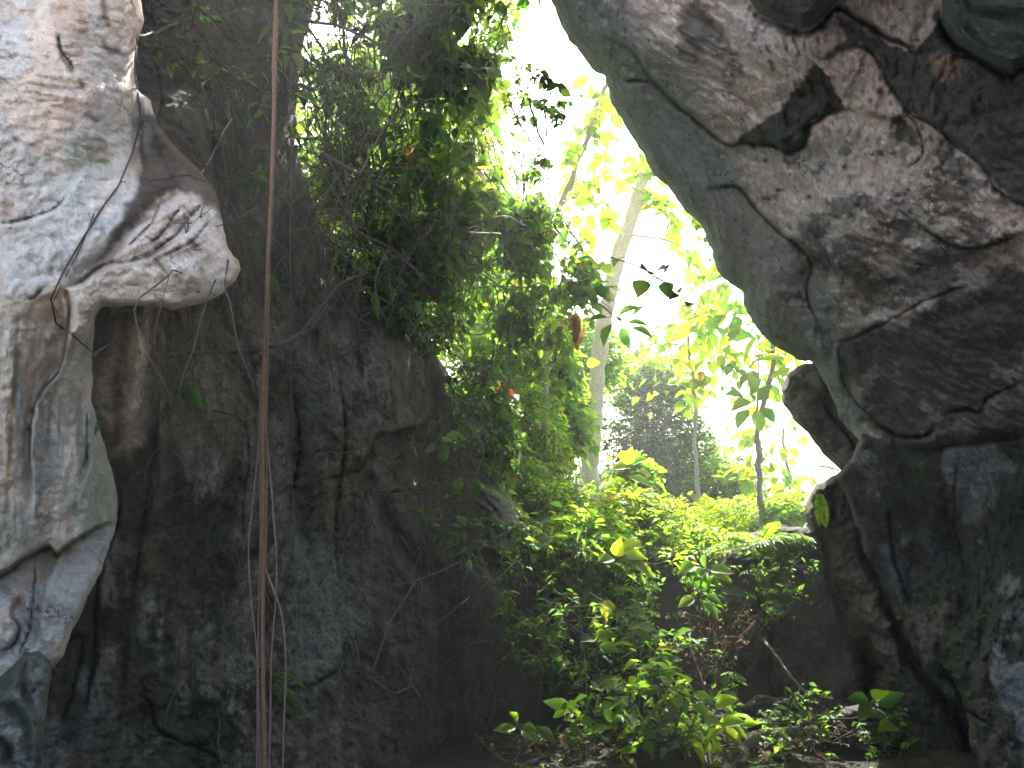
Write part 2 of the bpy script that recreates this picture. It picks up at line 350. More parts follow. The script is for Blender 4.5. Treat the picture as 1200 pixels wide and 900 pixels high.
cliff = rock('cliff_wall',
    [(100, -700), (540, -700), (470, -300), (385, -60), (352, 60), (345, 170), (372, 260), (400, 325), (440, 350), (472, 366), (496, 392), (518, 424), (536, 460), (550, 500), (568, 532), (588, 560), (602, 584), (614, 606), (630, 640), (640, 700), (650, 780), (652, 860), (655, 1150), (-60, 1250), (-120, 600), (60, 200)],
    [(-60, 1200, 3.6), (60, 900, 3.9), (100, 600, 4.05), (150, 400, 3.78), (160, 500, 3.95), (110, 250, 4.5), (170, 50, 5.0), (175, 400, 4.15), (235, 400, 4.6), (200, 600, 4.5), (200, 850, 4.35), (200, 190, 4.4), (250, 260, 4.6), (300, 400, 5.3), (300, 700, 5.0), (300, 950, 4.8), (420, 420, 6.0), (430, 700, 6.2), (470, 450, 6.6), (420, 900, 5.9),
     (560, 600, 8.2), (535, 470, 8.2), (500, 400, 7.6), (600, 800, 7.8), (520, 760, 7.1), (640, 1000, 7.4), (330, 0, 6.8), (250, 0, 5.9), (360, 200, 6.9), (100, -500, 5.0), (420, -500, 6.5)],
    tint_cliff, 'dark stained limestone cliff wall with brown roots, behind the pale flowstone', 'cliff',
    feats=[('step', [(180, 380), (178, 460), (186, 540), (165, 640), (150, 760), (140, 850)], 30, .05),
           ('groove', [(137, 560), (128, 640), (112, 700), (108, 780), (98, 840)], 6, .03),
           ('step', [(480, 380), (500, 440), (503, 495), (470, 505), (440, 512), (425, 545), (380, 560)], 40, -.22),
           ('step', [(335, 812), (370, 800), (400, 785), (430, 740)], 22, .05),
           ('groove', [(165, 790), (178, 820), (170, 845), (180, 870)], 7, .04),
           ('groove', [(124, 715), (132, 740)], 10, .03),
           
           ('groove', [(430, 560), (470, 640), (520, 700), (525, 800), (530, 900)], 12, .25),
           ('groove', [(330, 380), (345, 460), (340, 540)], 7, .08),
           ('groove', [(180, 100), (240, 110), (250, 180), (268, 250)], 8, .12),
           ('bulge', (215, 150), (30, 60), .16, -15), ('bulge', (455, 440), (26, 60), .20, -8), ('bulge', (570, 700), (40, 110), .35), ('bulge', (590, 600), (30, 50), .25),
           ('groove', [(560, 650), (600, 700), (600, 800)], 12, .3),
           ('groove', [(190, 690), (230, 760), (235, 850)], 10, .06),
           ('bulge', (360, 700), (55, 170), .08, 5), ('bulge', (250, 640), (60, 200), .05), ('step', [(345, 560), (352, 640), (372, 690), (395, 730), (400, 800), (395, 900)], 24, -.05), ('ribs', [(180, 380), (480, 400), (440, 900), (120, 900)], 0, 34, .035)],
    rough=(.12, .085, .045), edge=(30, .5), thick=2.2, seed=2,
    cracks=[([(137, 540), (140, 600), (128, 640), (112, 700), (108, 780), (96, 850)], 2.4, .08), ([(188, 440), (184, 500), (176, 560), (165, 640), (150, 720)], 1.6, .04), ([(480, 376), (500, 440), (503, 492), (468, 506), (440, 514), (425, 545), (396, 560), (375, 562)], 2.2, .08),
            ([(334, 814), (352, 804), (372, 800), (392, 788), (402, 770)], 2.0, .06), ([(340, 440), (350, 520), (340, 600)], 2, .05), ([(60, 770), (95, 745), (88, 800), (70, 860)], 2.4, .06), ([(285, 480), (292, 540), (284, 600), (290, 640)], 1.5, .03), ([(165, 795), (178, 830), (190, 860), (240, 880), (260, 900)], 2.5, .05), ([(230, 90), (248, 130), (250, 200), (262, 250)], 2.5, .06), ([(180, 60), (190, 110), (185, 140)], 2, .05), ([(398, 420), (404, 520), (392, 620), (400, 700)], 1.8, .04)])

# --- pale flowstone, foreground left
def tint_pale(X, W, dsp, sd):
    n = len(X); base = np.tile([.93, .73, .62], (n, 1))
    base = mixc(base, (.76, .73, .73), .7*sstep(.0, .3, n2(X, 90, 130, 21)+.3*sstep(40, 0, X[:, 0])))
    base = mixc(base, (.62, .43, .34), sstep(.08, .38, n2(X, 40, 90, 22))*.65)
    base = mixc(base, (.70, .66, .62), sstep(.1, .4, n2(X, 26, 50, 23))*.6)
    base = mixc(base, (.50, .52, .45), pmask(X, [(90, 155), (125, 165), (128, 200), (70, 245), (20, 262), (60, 225)], 10, 18)*.75)
    base = mixc(base, (.36, .28, .20), pmask(X, [(92, 160), (124, 166), (126, 190), (104, 188)], 3, 14, 12)*.6)
    base = mixc(base, (.70, .68, .69), pmask(X, [(60, 215), (80, 195), (130, 250), (150, 210), (165, 290), (80, 330), (0, 345), (0, 280), (50, 245)], 14, 14)*.8)
    # rust and dark pits
    base = mixc(base, (.28, .16, .09), sstep(.30, .44, n2(X, 12, 16, 24, 5, False, .65))*.55*sstep(420, 330, X[:, 1]))
    for L_, w in (([(68, 40), (70, 60), (85, 82)], 2.5), ([(95, 92), (98, 100)], 3), ([(122, 50), (128, 58), (140, 62)], 4), ([(100, 136), (112, 140)], 3), ([(16, 162), (20, 165)], 2.2), ([(120, 0), (128, 30)], 4)):
        base = mixc(base, (.2, .12, .08), lmask(X, L_, w, 4)*.85)
    # folded fan beside the gap
    fan = pmask(X, [(160, 240), (185, 215), (232, 222), (258, 262), (262, 320), (225, 350), (140, 345), (80, 340), (130, 300)], 6, 6)
    fr = n2(X@np.array([[.87, -.5], [.5, .87]]).T, 60, 7, 26, 3)
    base = mixc(base, (.80, .66, .60), fan*.8); base = mixc(base, (.30, .20, .14), fan*sstep(-.05, .25, fr)*.75)
    base = mixc(base, (.07, .052, .042), pmask(X, [(166, 128), (190, 140), (240, 195), (275, 250), (262, 262), (246, 240), (226, 226), (196, 226), (170, 244), (140, 282), (112, 305), (134, 270), (156, 235), (160, 190), (162, 150)], 5, 10, 16)*.985)
    base = mixc(base, (.25, .20, .165), pmask(X, [(190, 165), (225, 200), (240, 225), (205, 215), (185, 200)], 6, 16, 12)*.3)
    base = mixc(base, (.30, .29, .30), pmask(X, [(160, 100), (168, 130), (182, 160), (170, 180), (160, 150)], 4, 5)*.5)
    base = mixc(base, (.86, .76, .71), pmask(X, [(80, 345), (140, 312), (230, 300), (250, 330), (205, 358), (115, 355), (90, 380)], 8, 6)*.8)
    # lower curtains
    low = sstep(345, 385, X[:, 1]+.1*X[:, 0])*sstep(160, 120, X[:, 0])
    v = n2(X, 8, 260, 27, 4); v2 = n2(X, 20, 300, 28, 3)
    cur = np.tile([.72, .62, .53], (n, 1)); cur = mixc(cur, (.66, .46, .35), sstep(0, .4, v)*.7); cur = mixc(cur, (.80, .78, .77), sstep(0, .35, v2)*.7)
    cur = mixc(cur, (.42, .42, .39), sstep(.1, .5, n2(X, 22, 60, 29))*.5)
    base = base*(1-low[:, None])+cur*low[:, None]
    base = mixc(base, (.36, .20, .09), lmask(X, [(21, 372), (18, 430), (13, 500), (9, 560), (6, 620)], 3.4, 2)*.85)
    base = mixc(base, (.20, .20, .20), pmask(X, [(75, 410), (85, 395), (62, 470), (62, 520), (70, 560), (40, 600), (32, 520), (45, 455)], 7, 6)*.65)
    base = mixc(base, (.34, .37, .30), pmask(X, [(104, 470), (125, 520), (138, 570), (138, 612), (95, 640), (80, 590), (100, 540)], 7, 8)*.8)
    base = mixc(base, (.27, .24, .19), pmask(X, [(-40, 590), (60, 600), (70, 640), (30, 665), (-40, 690)], 12, 10)*.75)
    # bright slab under the diagonal crease
    base = mixc(base, (.60, .60, .64), pmask(X, [(-20, 690), (60, 655), (125, 615), (138, 620), (118, 680), (80, 730), (60, 765), (0, 790), (-30, 800)], 4, 5)*.85)
    base = mixc(base, (.55, .36, .26), lmask(X, [(60, 640), (48, 670), (20, 700), (5, 745)], 6, 6)*.7)
    base = mixc(base, (.50, .33, .22), lmask(X, [(75, 605), (85, 640), (68, 655)], 5, 6)*.6)
    return base
flow = rock('flowstone_wall',
    [(-330, -560), (190, -560), (172, -200), (163, -10), (169, 22), (164, 45), (158, 62), (157, 95), (163, 108), (177, 118), (186, 148), (206, 172), (232, 196), (250, 222), (260, 250), (266, 290), (274, 300), (280, 306), (283, 316), (276, 328), (258, 344), (232, 358), (205, 363), (180, 360), (150, 358), (122, 361), (112, 372), (110, 400), (108, 445), (106, 468), (116, 500), (126, 530), (136, 568), (138, 606), (130, 640), (118, 672), (102, 700), (86, 735), (74, 768), (50, 800), (-30, 860), (-330, 900)],
    [(-300, -500, 3.2), (-300, 300, 3.0), (-300, 900, 3.1), (0, 0, 3.5), (0, 300, 3.35), (100, 100, 3.6), (155, 40, 3.85), (150, 200, 3.72), (215, 245, 3.62), (225, 195, 4.15), (240, 330, 3.5), (190, 345, 3.38), (100, 350, 3.35), (100, 430, 3.65), (20, 430, 3.4),
     (120, 560, 3.8), (30, 560, 3.45), (60, 700, 3.5), (120, 640, 3.8), (0, 800, 3.5), (170, -500, 3.9)],
    tint_pale, 'pale pink and cream flowstone wall with a jutting nose, left foreground', 'rock wall', mat=M_PALE,
    feats=[('step', [(0, 262), (30, 258), (66, 243), (80, 225), (100, 190)], 34, -.04, 5),
           ('step', [(76, 338), (100, 330), (130, 312), (160, 304), (190, 292), (215, 275), (240, 268)], 26, -.10, 5),
           ('step', [(74, 340), (78, 385), (68, 430), (44, 465), (34, 520), (38, 560), (34, 620)], 36, .11, 3),
           ('groove', [(76, 340), (82, 360), (82, 390)], 4, .08),
           ('step', [(-60, 700), (0, 674), (22, 662), (42, 650), (58, 642), (64, 650), (84, 640), (108, 622), (135, 612)], 34, .10, 4),
           ('step', [(104, 460), (96, 500), (104, 540), (92, 580), (96, 640)], 22, .05, 3),
           ('step', [(0, 770), (24, 735), (14, 720), (20, 700)], 16, .06, 3),
           ('groove', [(64, 645), (48, 690), (40, 740), (26, 775)], 5, .05),
           ('groove', [(100, 700), (96, 730), (80, 750)], 5, .06),
           ('groove', [(157, 70), (162, 110), (160, 150), (164, 210)], 7, .12),
           ('bulge', (225, 325), (45, 26), .07, -10), ('bulge', (20, 130), (90, 110), .08), ('bulge', (110, 60), (45, 90), .06), ('bulge', (90, 560), (34, 90), .10), ('bulge', (15, 470), (22, 140), .08),
           ('groove', [(176, 160), (200, 200), (196, 230), (160, 262), (130, 296), (90, 325)], 9, .10),
           ('ribs', [(140, 250), (185, 215), (245, 225), (268, 300), (240, 345), (150, 335)], -38, 11, .06),
           ('ribs', [(-20, 370), (105, 370), (120, 640), (-20, 660)], 90-90, 12, .035), ('ribs', [(-20, 690), (125, 640), (60, 780), (-20, 800)], -35, 16, .02)],
    rough=(.07, .022, .02), edge=(11, .13), thick=1.0, seed=5, jag=4, grit=.55,
    cracks=[([(0, 262), (30, 258), (66, 243), (78, 228)], 1.5, .03), ([(74, 338), (96, 330), (112, 316), (130, 308), (160, 304), (190, 292), (210, 278)], 2.0, .05), ([(76, 342), (80, 380), (70, 430), (46, 462), (36, 500), (36, 560)], 1.8, .05), ([(-60, 700), (0, 674), (22, 662), (42, 650), (58, 642), (66, 650), (84, 640), (108, 622), (135, 612)], 2.2, .07),
            ([(30, 350), (40, 348), (50, 338)], 1.5, .02), ([(66, 42), (72, 62), (88, 84)], 1.6, .03), ([(0, 766), (16, 756), (24, 736), (12, 722)], 1.6, .04), ([(42, 658), (38, 700), (34, 740), (20, 775)], 1.3, .03), ([(170, 300), (200, 280), (228, 250), (236, 240)], 1.5, .03), ([(175, 285), (196, 266), (214, 240)], 1.6, .03), ([(150, 290), (176, 262), (190, 236)], 1.5, .03), ([(190, 300), (220, 285), (246, 258)], 1.4, .03), ([(100, 470), (102, 520), (94, 560)], 1.2, .02)])

# --- mossy boulder, bottom left
def tint_moss(X, W, dsp, sd):
    n = len(X); base = np.tile([.13, .14, .13], (n, 1))
    base = mixc(base, (.06, .085, .06), sstep(-.1, .3, n2(X, 22, 28, 31)))
    base = mixc(base, (.22, .22, .23), sstep(.15, .4, n2(X, 18, 22, 32))*.7)
    return mixc(base, (.12, .07, .045), sstep(.2, .4, n2(X, 15, 40, 33))*.6)
rock('boulder', [(-260, 790), (-40, 800), (0, 792), (28, 764), (46, 762), (60, 778), (58, 812), (52, 850), (48, 900), (60, 1200), (-260, 1200)],
     [(-200, 900, 2.9), (0, 780, 3.45), (30, 800, 3.3), (30, 900, 3.2), (0, 1100, 3.0), (50, 1000, 3.3)], tint_moss,
     'dark green mossy boulder at the foot of the pale flowstone, bottom left', 'boulder',
     feats=[('step', [(0, 822), (22, 828), (38, 850), (42, 900)], 18, .07), ('groove', [(0, 862), (10, 880), (5, 900)], 5, .06), ('groove', [(34, 770), (26, 800), (40, 830)], 4, .05)], rough=(.06, .05, .02), edge=(16, .2), thick=.6, seed=9, jag=4)

# --- great overhang, right
def tint_over(X, W, dsp, sd):
    n = len(X); x, y = X[:, 0], X[:, 1]
    base = np.tile([.84, .72, .69], (n, 1))
    base = mixc(base, (.66, .63, .64), sstep(-.1, .3, n2(X, 90, 90, 41))*.8)
    base = mixc(base, (.78, .62, .58), sstep(.05, .35, n2(X, 45, 35, 42))*.55)
    base = mixc(base, (.86, .80, .77), sstep(.15, .4, n2(X, 25, 20, 43, 5))*.6)
    # blue-grey band along the rim, lightened to imitate the bluish glow
    rim = pmask(X, [(560, -300), (700, -20), (790, 90), (865, 175), (880, 250), (960, 320), (1000, 400), (1030, 480), (1010, 520), (960, 520), (900, 480), (840, 380), (700, 150), (600, 0), (500, -200)], 22, 22, 50)
    base = mixc(base, (.30, .35, .40), rim*.88)
    base = mixc(base, (.38, .39, .41), rim*sstep(.15, .42, n2(X, 30, 55, 44))*.6)
    base = mixc(base, (.42, .39, .40), pmask(X, [(820, 222), (880, 235), (930, 290), (960, 350), (930, 400), (880, 350), (840, 280)], 12, 14)*.8)
    base = mixc(base, (.30, .33, .36), pmask(X, [(940, 410), (975, 400), (990, 440), (1020, 480), (1010, 505), (985, 492), (962, 450)], 6, 8)*.85)
    # dark algae
    base = mixc(base, (.06, .075, .062), pmask(X, [(806, 0), (840, 0), (850, 60), (868, 96), (860, 100), (842, 70), (800, 62), (790, 30)], 8, 24, 14, 2)*.75)
    base = mixc(base, (.042, .052, .046), pmask(X, [(858, 170), (888, 144), (918, 126), (938, 98), (955, 74), (974, 96), (992, 128), (966, 138), (950, 143), (950, 160), (928, 182), (908, 172), (884, 171)], 1.2, 5, 10, 4)*.95)
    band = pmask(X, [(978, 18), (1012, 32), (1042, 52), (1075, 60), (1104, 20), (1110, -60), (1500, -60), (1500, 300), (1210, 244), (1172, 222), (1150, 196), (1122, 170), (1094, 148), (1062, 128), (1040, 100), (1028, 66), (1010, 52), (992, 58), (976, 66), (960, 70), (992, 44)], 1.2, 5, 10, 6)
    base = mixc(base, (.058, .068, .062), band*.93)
    base = mixc(base, (.40, .28, .22), pmask(X, [(1092, 64), (1112, 62), (1132, 74), (1126, 90), (1108, 100), (1092, 86)], 2, 9, 10)*.9)
    base = mixc(base, (.36, .33, .33), pmask(X, [(975, 12), (1040, 40), (1075, 58), (1040, 50), (1000, 32)], 3, 6, 10)*.8)
    # mottled crusts
    mot = sstep(.06, .2, n2(X, 30, 22, 47, 6, False, .68)+.22*pmask(X, [(1010, 210), (1120, 170), (1200, 190), (1200, 320), (1060, 360), (950, 350), (960, 250)], 50, 20)-.12)
    base = mixc(base, (.10, .105, .10), mot*.75*sstep(110, 200, y)*sstep(820, 900, x))
    base = mixc(base, (.055, .065, .055), pmask(X, [(1040, 132), (1062, 138), (1080, 180), (1074, 172), (1048, 160)], 4, 12, 10)*.8)
    base = mixc(base, (.07, .085, .08), pmask(X, [(925, 262), (960, 255), (975, 300), (1050, 330), (1040, 350), (960, 330), (930, 300)], 8, 20, 16)*.75)
    for p in ((948, 231, 3), (1030, 107, 5), (1020, 118, 3), (884, 172, 4), (897, 188, 3), (990, 196, 4), (1004, 240, 4)):
        base = mixc(base, (.04, .03, .03), np.exp(-(((X-c(p[:2]))**2).sum(1)/p[2]**2)**1.5)*.9)
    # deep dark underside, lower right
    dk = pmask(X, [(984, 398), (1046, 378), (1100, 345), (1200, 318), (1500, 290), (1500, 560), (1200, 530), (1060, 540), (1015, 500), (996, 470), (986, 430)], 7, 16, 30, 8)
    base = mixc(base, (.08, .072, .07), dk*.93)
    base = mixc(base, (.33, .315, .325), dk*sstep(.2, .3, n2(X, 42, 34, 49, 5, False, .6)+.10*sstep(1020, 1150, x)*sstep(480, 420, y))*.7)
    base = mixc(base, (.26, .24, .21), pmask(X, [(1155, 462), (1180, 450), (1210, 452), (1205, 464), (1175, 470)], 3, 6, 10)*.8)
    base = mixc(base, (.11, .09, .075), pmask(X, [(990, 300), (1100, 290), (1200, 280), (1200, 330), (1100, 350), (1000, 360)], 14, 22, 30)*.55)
    return base
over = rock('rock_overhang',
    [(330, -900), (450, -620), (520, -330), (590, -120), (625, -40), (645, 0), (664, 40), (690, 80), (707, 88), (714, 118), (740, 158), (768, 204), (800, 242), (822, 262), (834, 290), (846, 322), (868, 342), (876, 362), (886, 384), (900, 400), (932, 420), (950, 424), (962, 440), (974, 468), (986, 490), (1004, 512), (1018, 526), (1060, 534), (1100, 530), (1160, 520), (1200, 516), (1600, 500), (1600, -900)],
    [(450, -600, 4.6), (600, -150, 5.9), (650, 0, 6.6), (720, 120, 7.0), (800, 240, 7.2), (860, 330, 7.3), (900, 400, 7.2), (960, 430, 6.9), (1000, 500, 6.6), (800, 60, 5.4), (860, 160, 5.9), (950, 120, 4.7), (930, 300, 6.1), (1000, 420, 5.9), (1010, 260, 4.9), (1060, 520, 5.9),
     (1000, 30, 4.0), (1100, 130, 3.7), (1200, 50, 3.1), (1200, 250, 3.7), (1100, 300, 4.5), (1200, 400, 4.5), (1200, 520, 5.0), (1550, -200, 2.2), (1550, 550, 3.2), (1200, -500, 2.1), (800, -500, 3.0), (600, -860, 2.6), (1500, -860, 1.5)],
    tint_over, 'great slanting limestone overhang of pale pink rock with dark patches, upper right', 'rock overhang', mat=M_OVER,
    feats=[('step', [(700, 40), (738, 58), (762, 92), (776, 110), (806, 132), (848, 167), (874, 167), (902, 168), (925, 178), (945, 160)], 34, .13, 4),
           ('groove', [(730, 95), (762, 97), (780, 112)], 3, .05),
           ('step', [(822, 224), (846, 220), (866, 222), (882, 240), (904, 262), (922, 278), (940, 290), (950, 310)], 26, .09, 4),
           ('step', [(990, 60), (1012, 52), (1028, 66), (1042, 102), (1064, 130), (1096, 150), (1124, 172), (1152, 200), (1172, 224), (1210, 244), (1300, 270)], 30, .09, 3),
           ('step', [(945, 160), (946, 142), (985, 128), (1040, 138), (1062, 140), (1080, 180)], 22, .05, 4),
           ('step', [(975, 22), (1010, 30), (1045, 52), (1075, 62)], 14, .05, 3),
           ('step', [(1070, 255), (1110, 285), (1145, 292), (1200, 270)], 22, .07, 4),
           
           
           ('groove', [(1030, 500), (1050, 511), (1082, 512), (1100, 500)], 3, .07), ('groove', [(1110, 484), (1130, 478), (1150, 480), (1156, 466), (1200, 446)], 3, .06),
           ('groove', [(952, 310), (940, 330), (950, 370), (960, 400)], 9, .10),
           ('bulge', (930, 60), (60, 50), .25, 20), ('bulge', (1000, 260), (60, 60), .22), ('bulge', (760, 40), (60, 30), .12, 50), ('bulge', (915, 150), (30, 24), .12), ('bulge', (905, 340), (24, 60), .18, -30),
           ('ribs', [(950, 200), (1130, 160), (1160, 300), (980, 360)], 28, 30, .05)],
    rough=(.16, .085, .042), edge=(24, .4), thick=1.3, seed=7, jag=7, dmin=1.2, grit=.65,
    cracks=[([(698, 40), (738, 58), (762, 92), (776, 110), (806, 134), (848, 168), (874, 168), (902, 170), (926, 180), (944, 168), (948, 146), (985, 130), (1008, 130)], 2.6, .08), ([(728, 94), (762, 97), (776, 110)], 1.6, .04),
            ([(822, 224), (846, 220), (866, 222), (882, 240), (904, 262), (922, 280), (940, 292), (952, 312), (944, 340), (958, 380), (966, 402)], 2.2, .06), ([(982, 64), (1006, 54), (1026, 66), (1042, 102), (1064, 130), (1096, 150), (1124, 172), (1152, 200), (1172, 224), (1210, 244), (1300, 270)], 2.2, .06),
            ([(878, 6), (892, 22), (916, 30), (942, 38), (962, 28), (980, 12), (1004, 22), (1034, 42), (1066, 56), (1084, 60)], 4, .12), ([(1100, 0), (1106, 36), (1122, 56), (1152, 74), (1184, 92), (1206, 78), (1260, 66)], 5, .14),  # gap shade painted dark along the hanging rocks' lower outlines
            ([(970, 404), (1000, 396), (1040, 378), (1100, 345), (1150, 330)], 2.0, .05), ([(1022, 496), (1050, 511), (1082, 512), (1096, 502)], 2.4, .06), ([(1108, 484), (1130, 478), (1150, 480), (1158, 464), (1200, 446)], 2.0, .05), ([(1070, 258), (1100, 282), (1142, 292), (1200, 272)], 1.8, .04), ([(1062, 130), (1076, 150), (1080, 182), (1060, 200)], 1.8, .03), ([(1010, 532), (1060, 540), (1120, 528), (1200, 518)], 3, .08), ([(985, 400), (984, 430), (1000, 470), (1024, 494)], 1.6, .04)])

def tint_dark(seed, a=(.062, .066, .062), b=(.10, .10, .10), g=(.06, .075, .045), extra=None):
    def f(X, W, dsp, sd):
        n = len(X); base = np.tile(a, (n, 1)); base = mixc(base, b, sstep(0, .35, n2(X, 60, 60, seed, 5)))
        base = mixc(base, g, sstep(.05, .4, n2(X, 45, 60, seed+1))*.7)
        base = mixc(base, (.15, .13, .115), sstep(.25, .45, n2(X, 25, 30, seed+2, 5))*.6)
        return extra(base, X) if extra else base
    return f
# --- hanging blocks at the top right
rock('hanging_rock', [(850, -260), (872, -60), (879, 0), (890, 16), (906, 25), (926, 27), (942, 34), (958, 26), (972, 14), (982, 0), (990, -60), (1010, -260)],
     [(860, -250, 2.9), (880, 0, 3.55), (940, 30, 3.5), (985, 0, 3.5), (940, -40, 3.3), (1000, -250, 2.7)], tint_dark(61, (.07, .085, .072), (.11, .12, .11)),
     'small dark green hanging rock bulge at the top edge, left of its neighbour', 'hanging rock', rough=(.05, .03, .012), edge=(16, .3), thick=.5, seed=12, jag=3)
rock('hanging_rock', [(1070, -300), (1098, -60), (1102, 0), (1108, 34), (1122, 50), (1150, 68), (1172, 80), (1188, 85), (1202, 72), (1300, 60), (1500, -60), (1500, -300)],
     [(1080, -280, 2.3), (1105, 0, 2.95), (1150, 60, 2.9), (1190, 70, 2.85), (1180, 0, 2.7), (1480, -280, 1.8), (1480, -60, 2.3)], tint_dark(64, (.07, .085, .075), (.10, .11, .10)),
     'larger dark hanging rock slab in the top right corner with a black crack beneath', 'hanging rock', feats=[('groove', [(1128, -20), (1142, 14), (1190, 20)], 3, .04), ('groove', [(1130, 30), (1160, 60)], 4, .03)], rough=(.05, .03, .012), edge=(14, .25), thick=.5, seed=13, jag=3)
# --- block hanging behind the overhang
def ex_blk(base, X):
    base = mixc(base, (.34, .33, .28), sstep(-.3, .2, n2(X, 30, 60, 70))*.8)
    return mixc(base, (.19, .15, .10), lmask(X, [(925, 455), (950, 500), (975, 545)], 9, 8)*.5)
rock('jutting_rock', [(914, 456), (922, 440), (936, 428), (950, 424), (1010, 430), (1060, 520), (1040, 580), (1006, 566), (986, 553), (972, 540), (956, 522), (938, 500), (926, 484), (916, 470)],
     [(915, 460, 8.4), (950, 470, 7.9), (980, 540, 7.9), (1010, 500, 7.7), (1040, 570, 7.4), (1050, 440, 7.6)], tint_dark(67, extra=ex_blk),
     'pointed grey-brown rock jutting left from under the great overhang', 'rock', feats=[('groove', [(930, 455), (955, 462), (985, 500)], 5, .08)], rough=(.08, .06, .03), edge=(9, .2), thick=1.2, seed=15, jag=5, cracks=[([(955, 452), (975, 490), (1000, 520), (1004, 560)], 2, .05)])
# --- lower right wall
def ex_low(base, X):
    x, y = X[:, 0], X[:, 1]
    base = mixc(base, (.26, .26, .27), sstep(.06, .18, n2(X, 60, 90, 72, 6, False, .6)+.25*pmask(X, [(1125, 530), (1230, 520), (1230, 640), (1190, 690), (1130, 680)], 22, 14)-.12)*.8)
    base = mixc(base, (.14, .115, .10), sstep(0, .4, n2(X, 12, 90, 73))*.35)
    base = mixc(base, (.30, .33, .36), pmask(X, [(1162, 740), (1176, 770), (1210, 780), (1230, 830), (1230, 870), (1200, 850), (1180, 830), (1163, 800)], 3, 14, 18)*.8)
    base = mixc(base, (.21, .18, .16), pmask(X, [(1092, 712), (1112, 705), (1108, 740), (1086, 770), (1082, 790), (1070, 720)], 3, 7, 14)*.7)
    base = mixc(base, (.22, .22, .24), pmask(X, [(1030, 640), (1048, 640), (1062, 690), (1068, 720), (1050, 700)], 4, 9, 14)*.6)
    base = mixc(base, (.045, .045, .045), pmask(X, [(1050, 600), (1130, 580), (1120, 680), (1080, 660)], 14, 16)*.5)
    return base
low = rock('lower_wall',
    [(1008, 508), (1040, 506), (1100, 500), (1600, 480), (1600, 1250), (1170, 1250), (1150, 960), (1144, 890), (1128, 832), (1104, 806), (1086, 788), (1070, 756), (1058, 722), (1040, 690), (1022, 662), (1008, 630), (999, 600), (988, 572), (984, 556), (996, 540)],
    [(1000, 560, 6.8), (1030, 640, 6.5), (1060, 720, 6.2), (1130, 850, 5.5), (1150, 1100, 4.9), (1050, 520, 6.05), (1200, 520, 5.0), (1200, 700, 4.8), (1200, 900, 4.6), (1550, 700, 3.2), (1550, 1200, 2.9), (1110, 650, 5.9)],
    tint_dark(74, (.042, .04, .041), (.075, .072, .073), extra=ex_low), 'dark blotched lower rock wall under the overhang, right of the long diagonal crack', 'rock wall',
    feats=[('groove', [(1042, 590), (1046, 650), (1060, 690), (1066, 712)], 3, .07), ('step', [(1200, 516), (1160, 518), (1120, 524), (1060, 548)], 26, .12, 4), ('bulge', (1170, 780), (50, 120), .2), ('groove', [(1100, 790), (1120, 805), (1128, 830)], 5, .10), ('bulge', (1090, 560), (60, 30), .14), ('groove', [(1124, 530), (1118, 620), (1130, 700), (1150, 780)], 14, .10), ('ribs', [(1120, 530), (1300, 520), (1300, 700), (1120, 700)], 3, 22, .03)],
    rough=(.13, .09, .045), edge=(8, .15), thick=1.2, seed=17, jag=6,
    cracks=[([(1042, 590), (1046, 650), (1060, 690), (1066, 712)], 1.6, .05), ([(1094, 770), (1116, 800), (1130, 830), (1160, 850)], 2.2, .07), ([(1124, 530), (1118, 600), (1130, 680)], 1.6, .04)])
# --- dark block below the sunny lip
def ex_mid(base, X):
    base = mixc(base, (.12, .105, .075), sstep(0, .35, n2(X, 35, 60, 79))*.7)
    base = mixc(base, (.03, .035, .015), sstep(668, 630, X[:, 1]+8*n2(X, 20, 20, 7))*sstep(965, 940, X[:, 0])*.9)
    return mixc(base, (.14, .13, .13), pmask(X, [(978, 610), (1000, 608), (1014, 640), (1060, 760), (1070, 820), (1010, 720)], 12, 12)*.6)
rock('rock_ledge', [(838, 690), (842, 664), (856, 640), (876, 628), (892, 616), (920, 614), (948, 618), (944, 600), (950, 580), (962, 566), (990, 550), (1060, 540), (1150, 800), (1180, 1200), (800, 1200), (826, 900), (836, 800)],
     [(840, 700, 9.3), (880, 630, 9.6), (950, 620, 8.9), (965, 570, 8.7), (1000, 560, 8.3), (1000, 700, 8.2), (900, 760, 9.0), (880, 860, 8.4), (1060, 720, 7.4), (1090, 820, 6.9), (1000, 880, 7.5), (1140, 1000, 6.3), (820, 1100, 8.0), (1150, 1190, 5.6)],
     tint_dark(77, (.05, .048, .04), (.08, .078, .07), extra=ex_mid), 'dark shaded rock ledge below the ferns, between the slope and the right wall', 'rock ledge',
     feats=[('groove', [(960, 620), (968, 670), (985, 720), (975, 790)], 12, .4), ('step', [(842, 668), (880, 655), (930, 664), (955, 690)], 20, .12), ('groove', [(1000, 750), (1020, 790), (1000, 830)], 16, .45), ('bulge', (925, 700), (36, 70), .35), ('bulge', (1030, 770), (30, 60), .25), ('groove', [(880, 700), (900, 760), (880, 820)], 12, .3)],
     rough=(.24, .12, .06), edge=(16, .3), thick=1.8, seed=19, jag=6,
    cracks=[([(996, 596), (1014, 650), (1036, 697), (1058, 752), (1082, 796), (1112, 830), (1136, 880), (1146, 960)], 7, .25), ([(962, 610), (968, 680), (982, 730), (976, 800)], 3, .15), ([(1000, 760), (1020, 790), (1004, 850)], 8, .3), ([(880, 690), (905, 750), (890, 820)], 3, .1)])  # first line paints the gap's shadow beside the lower wall into the colour
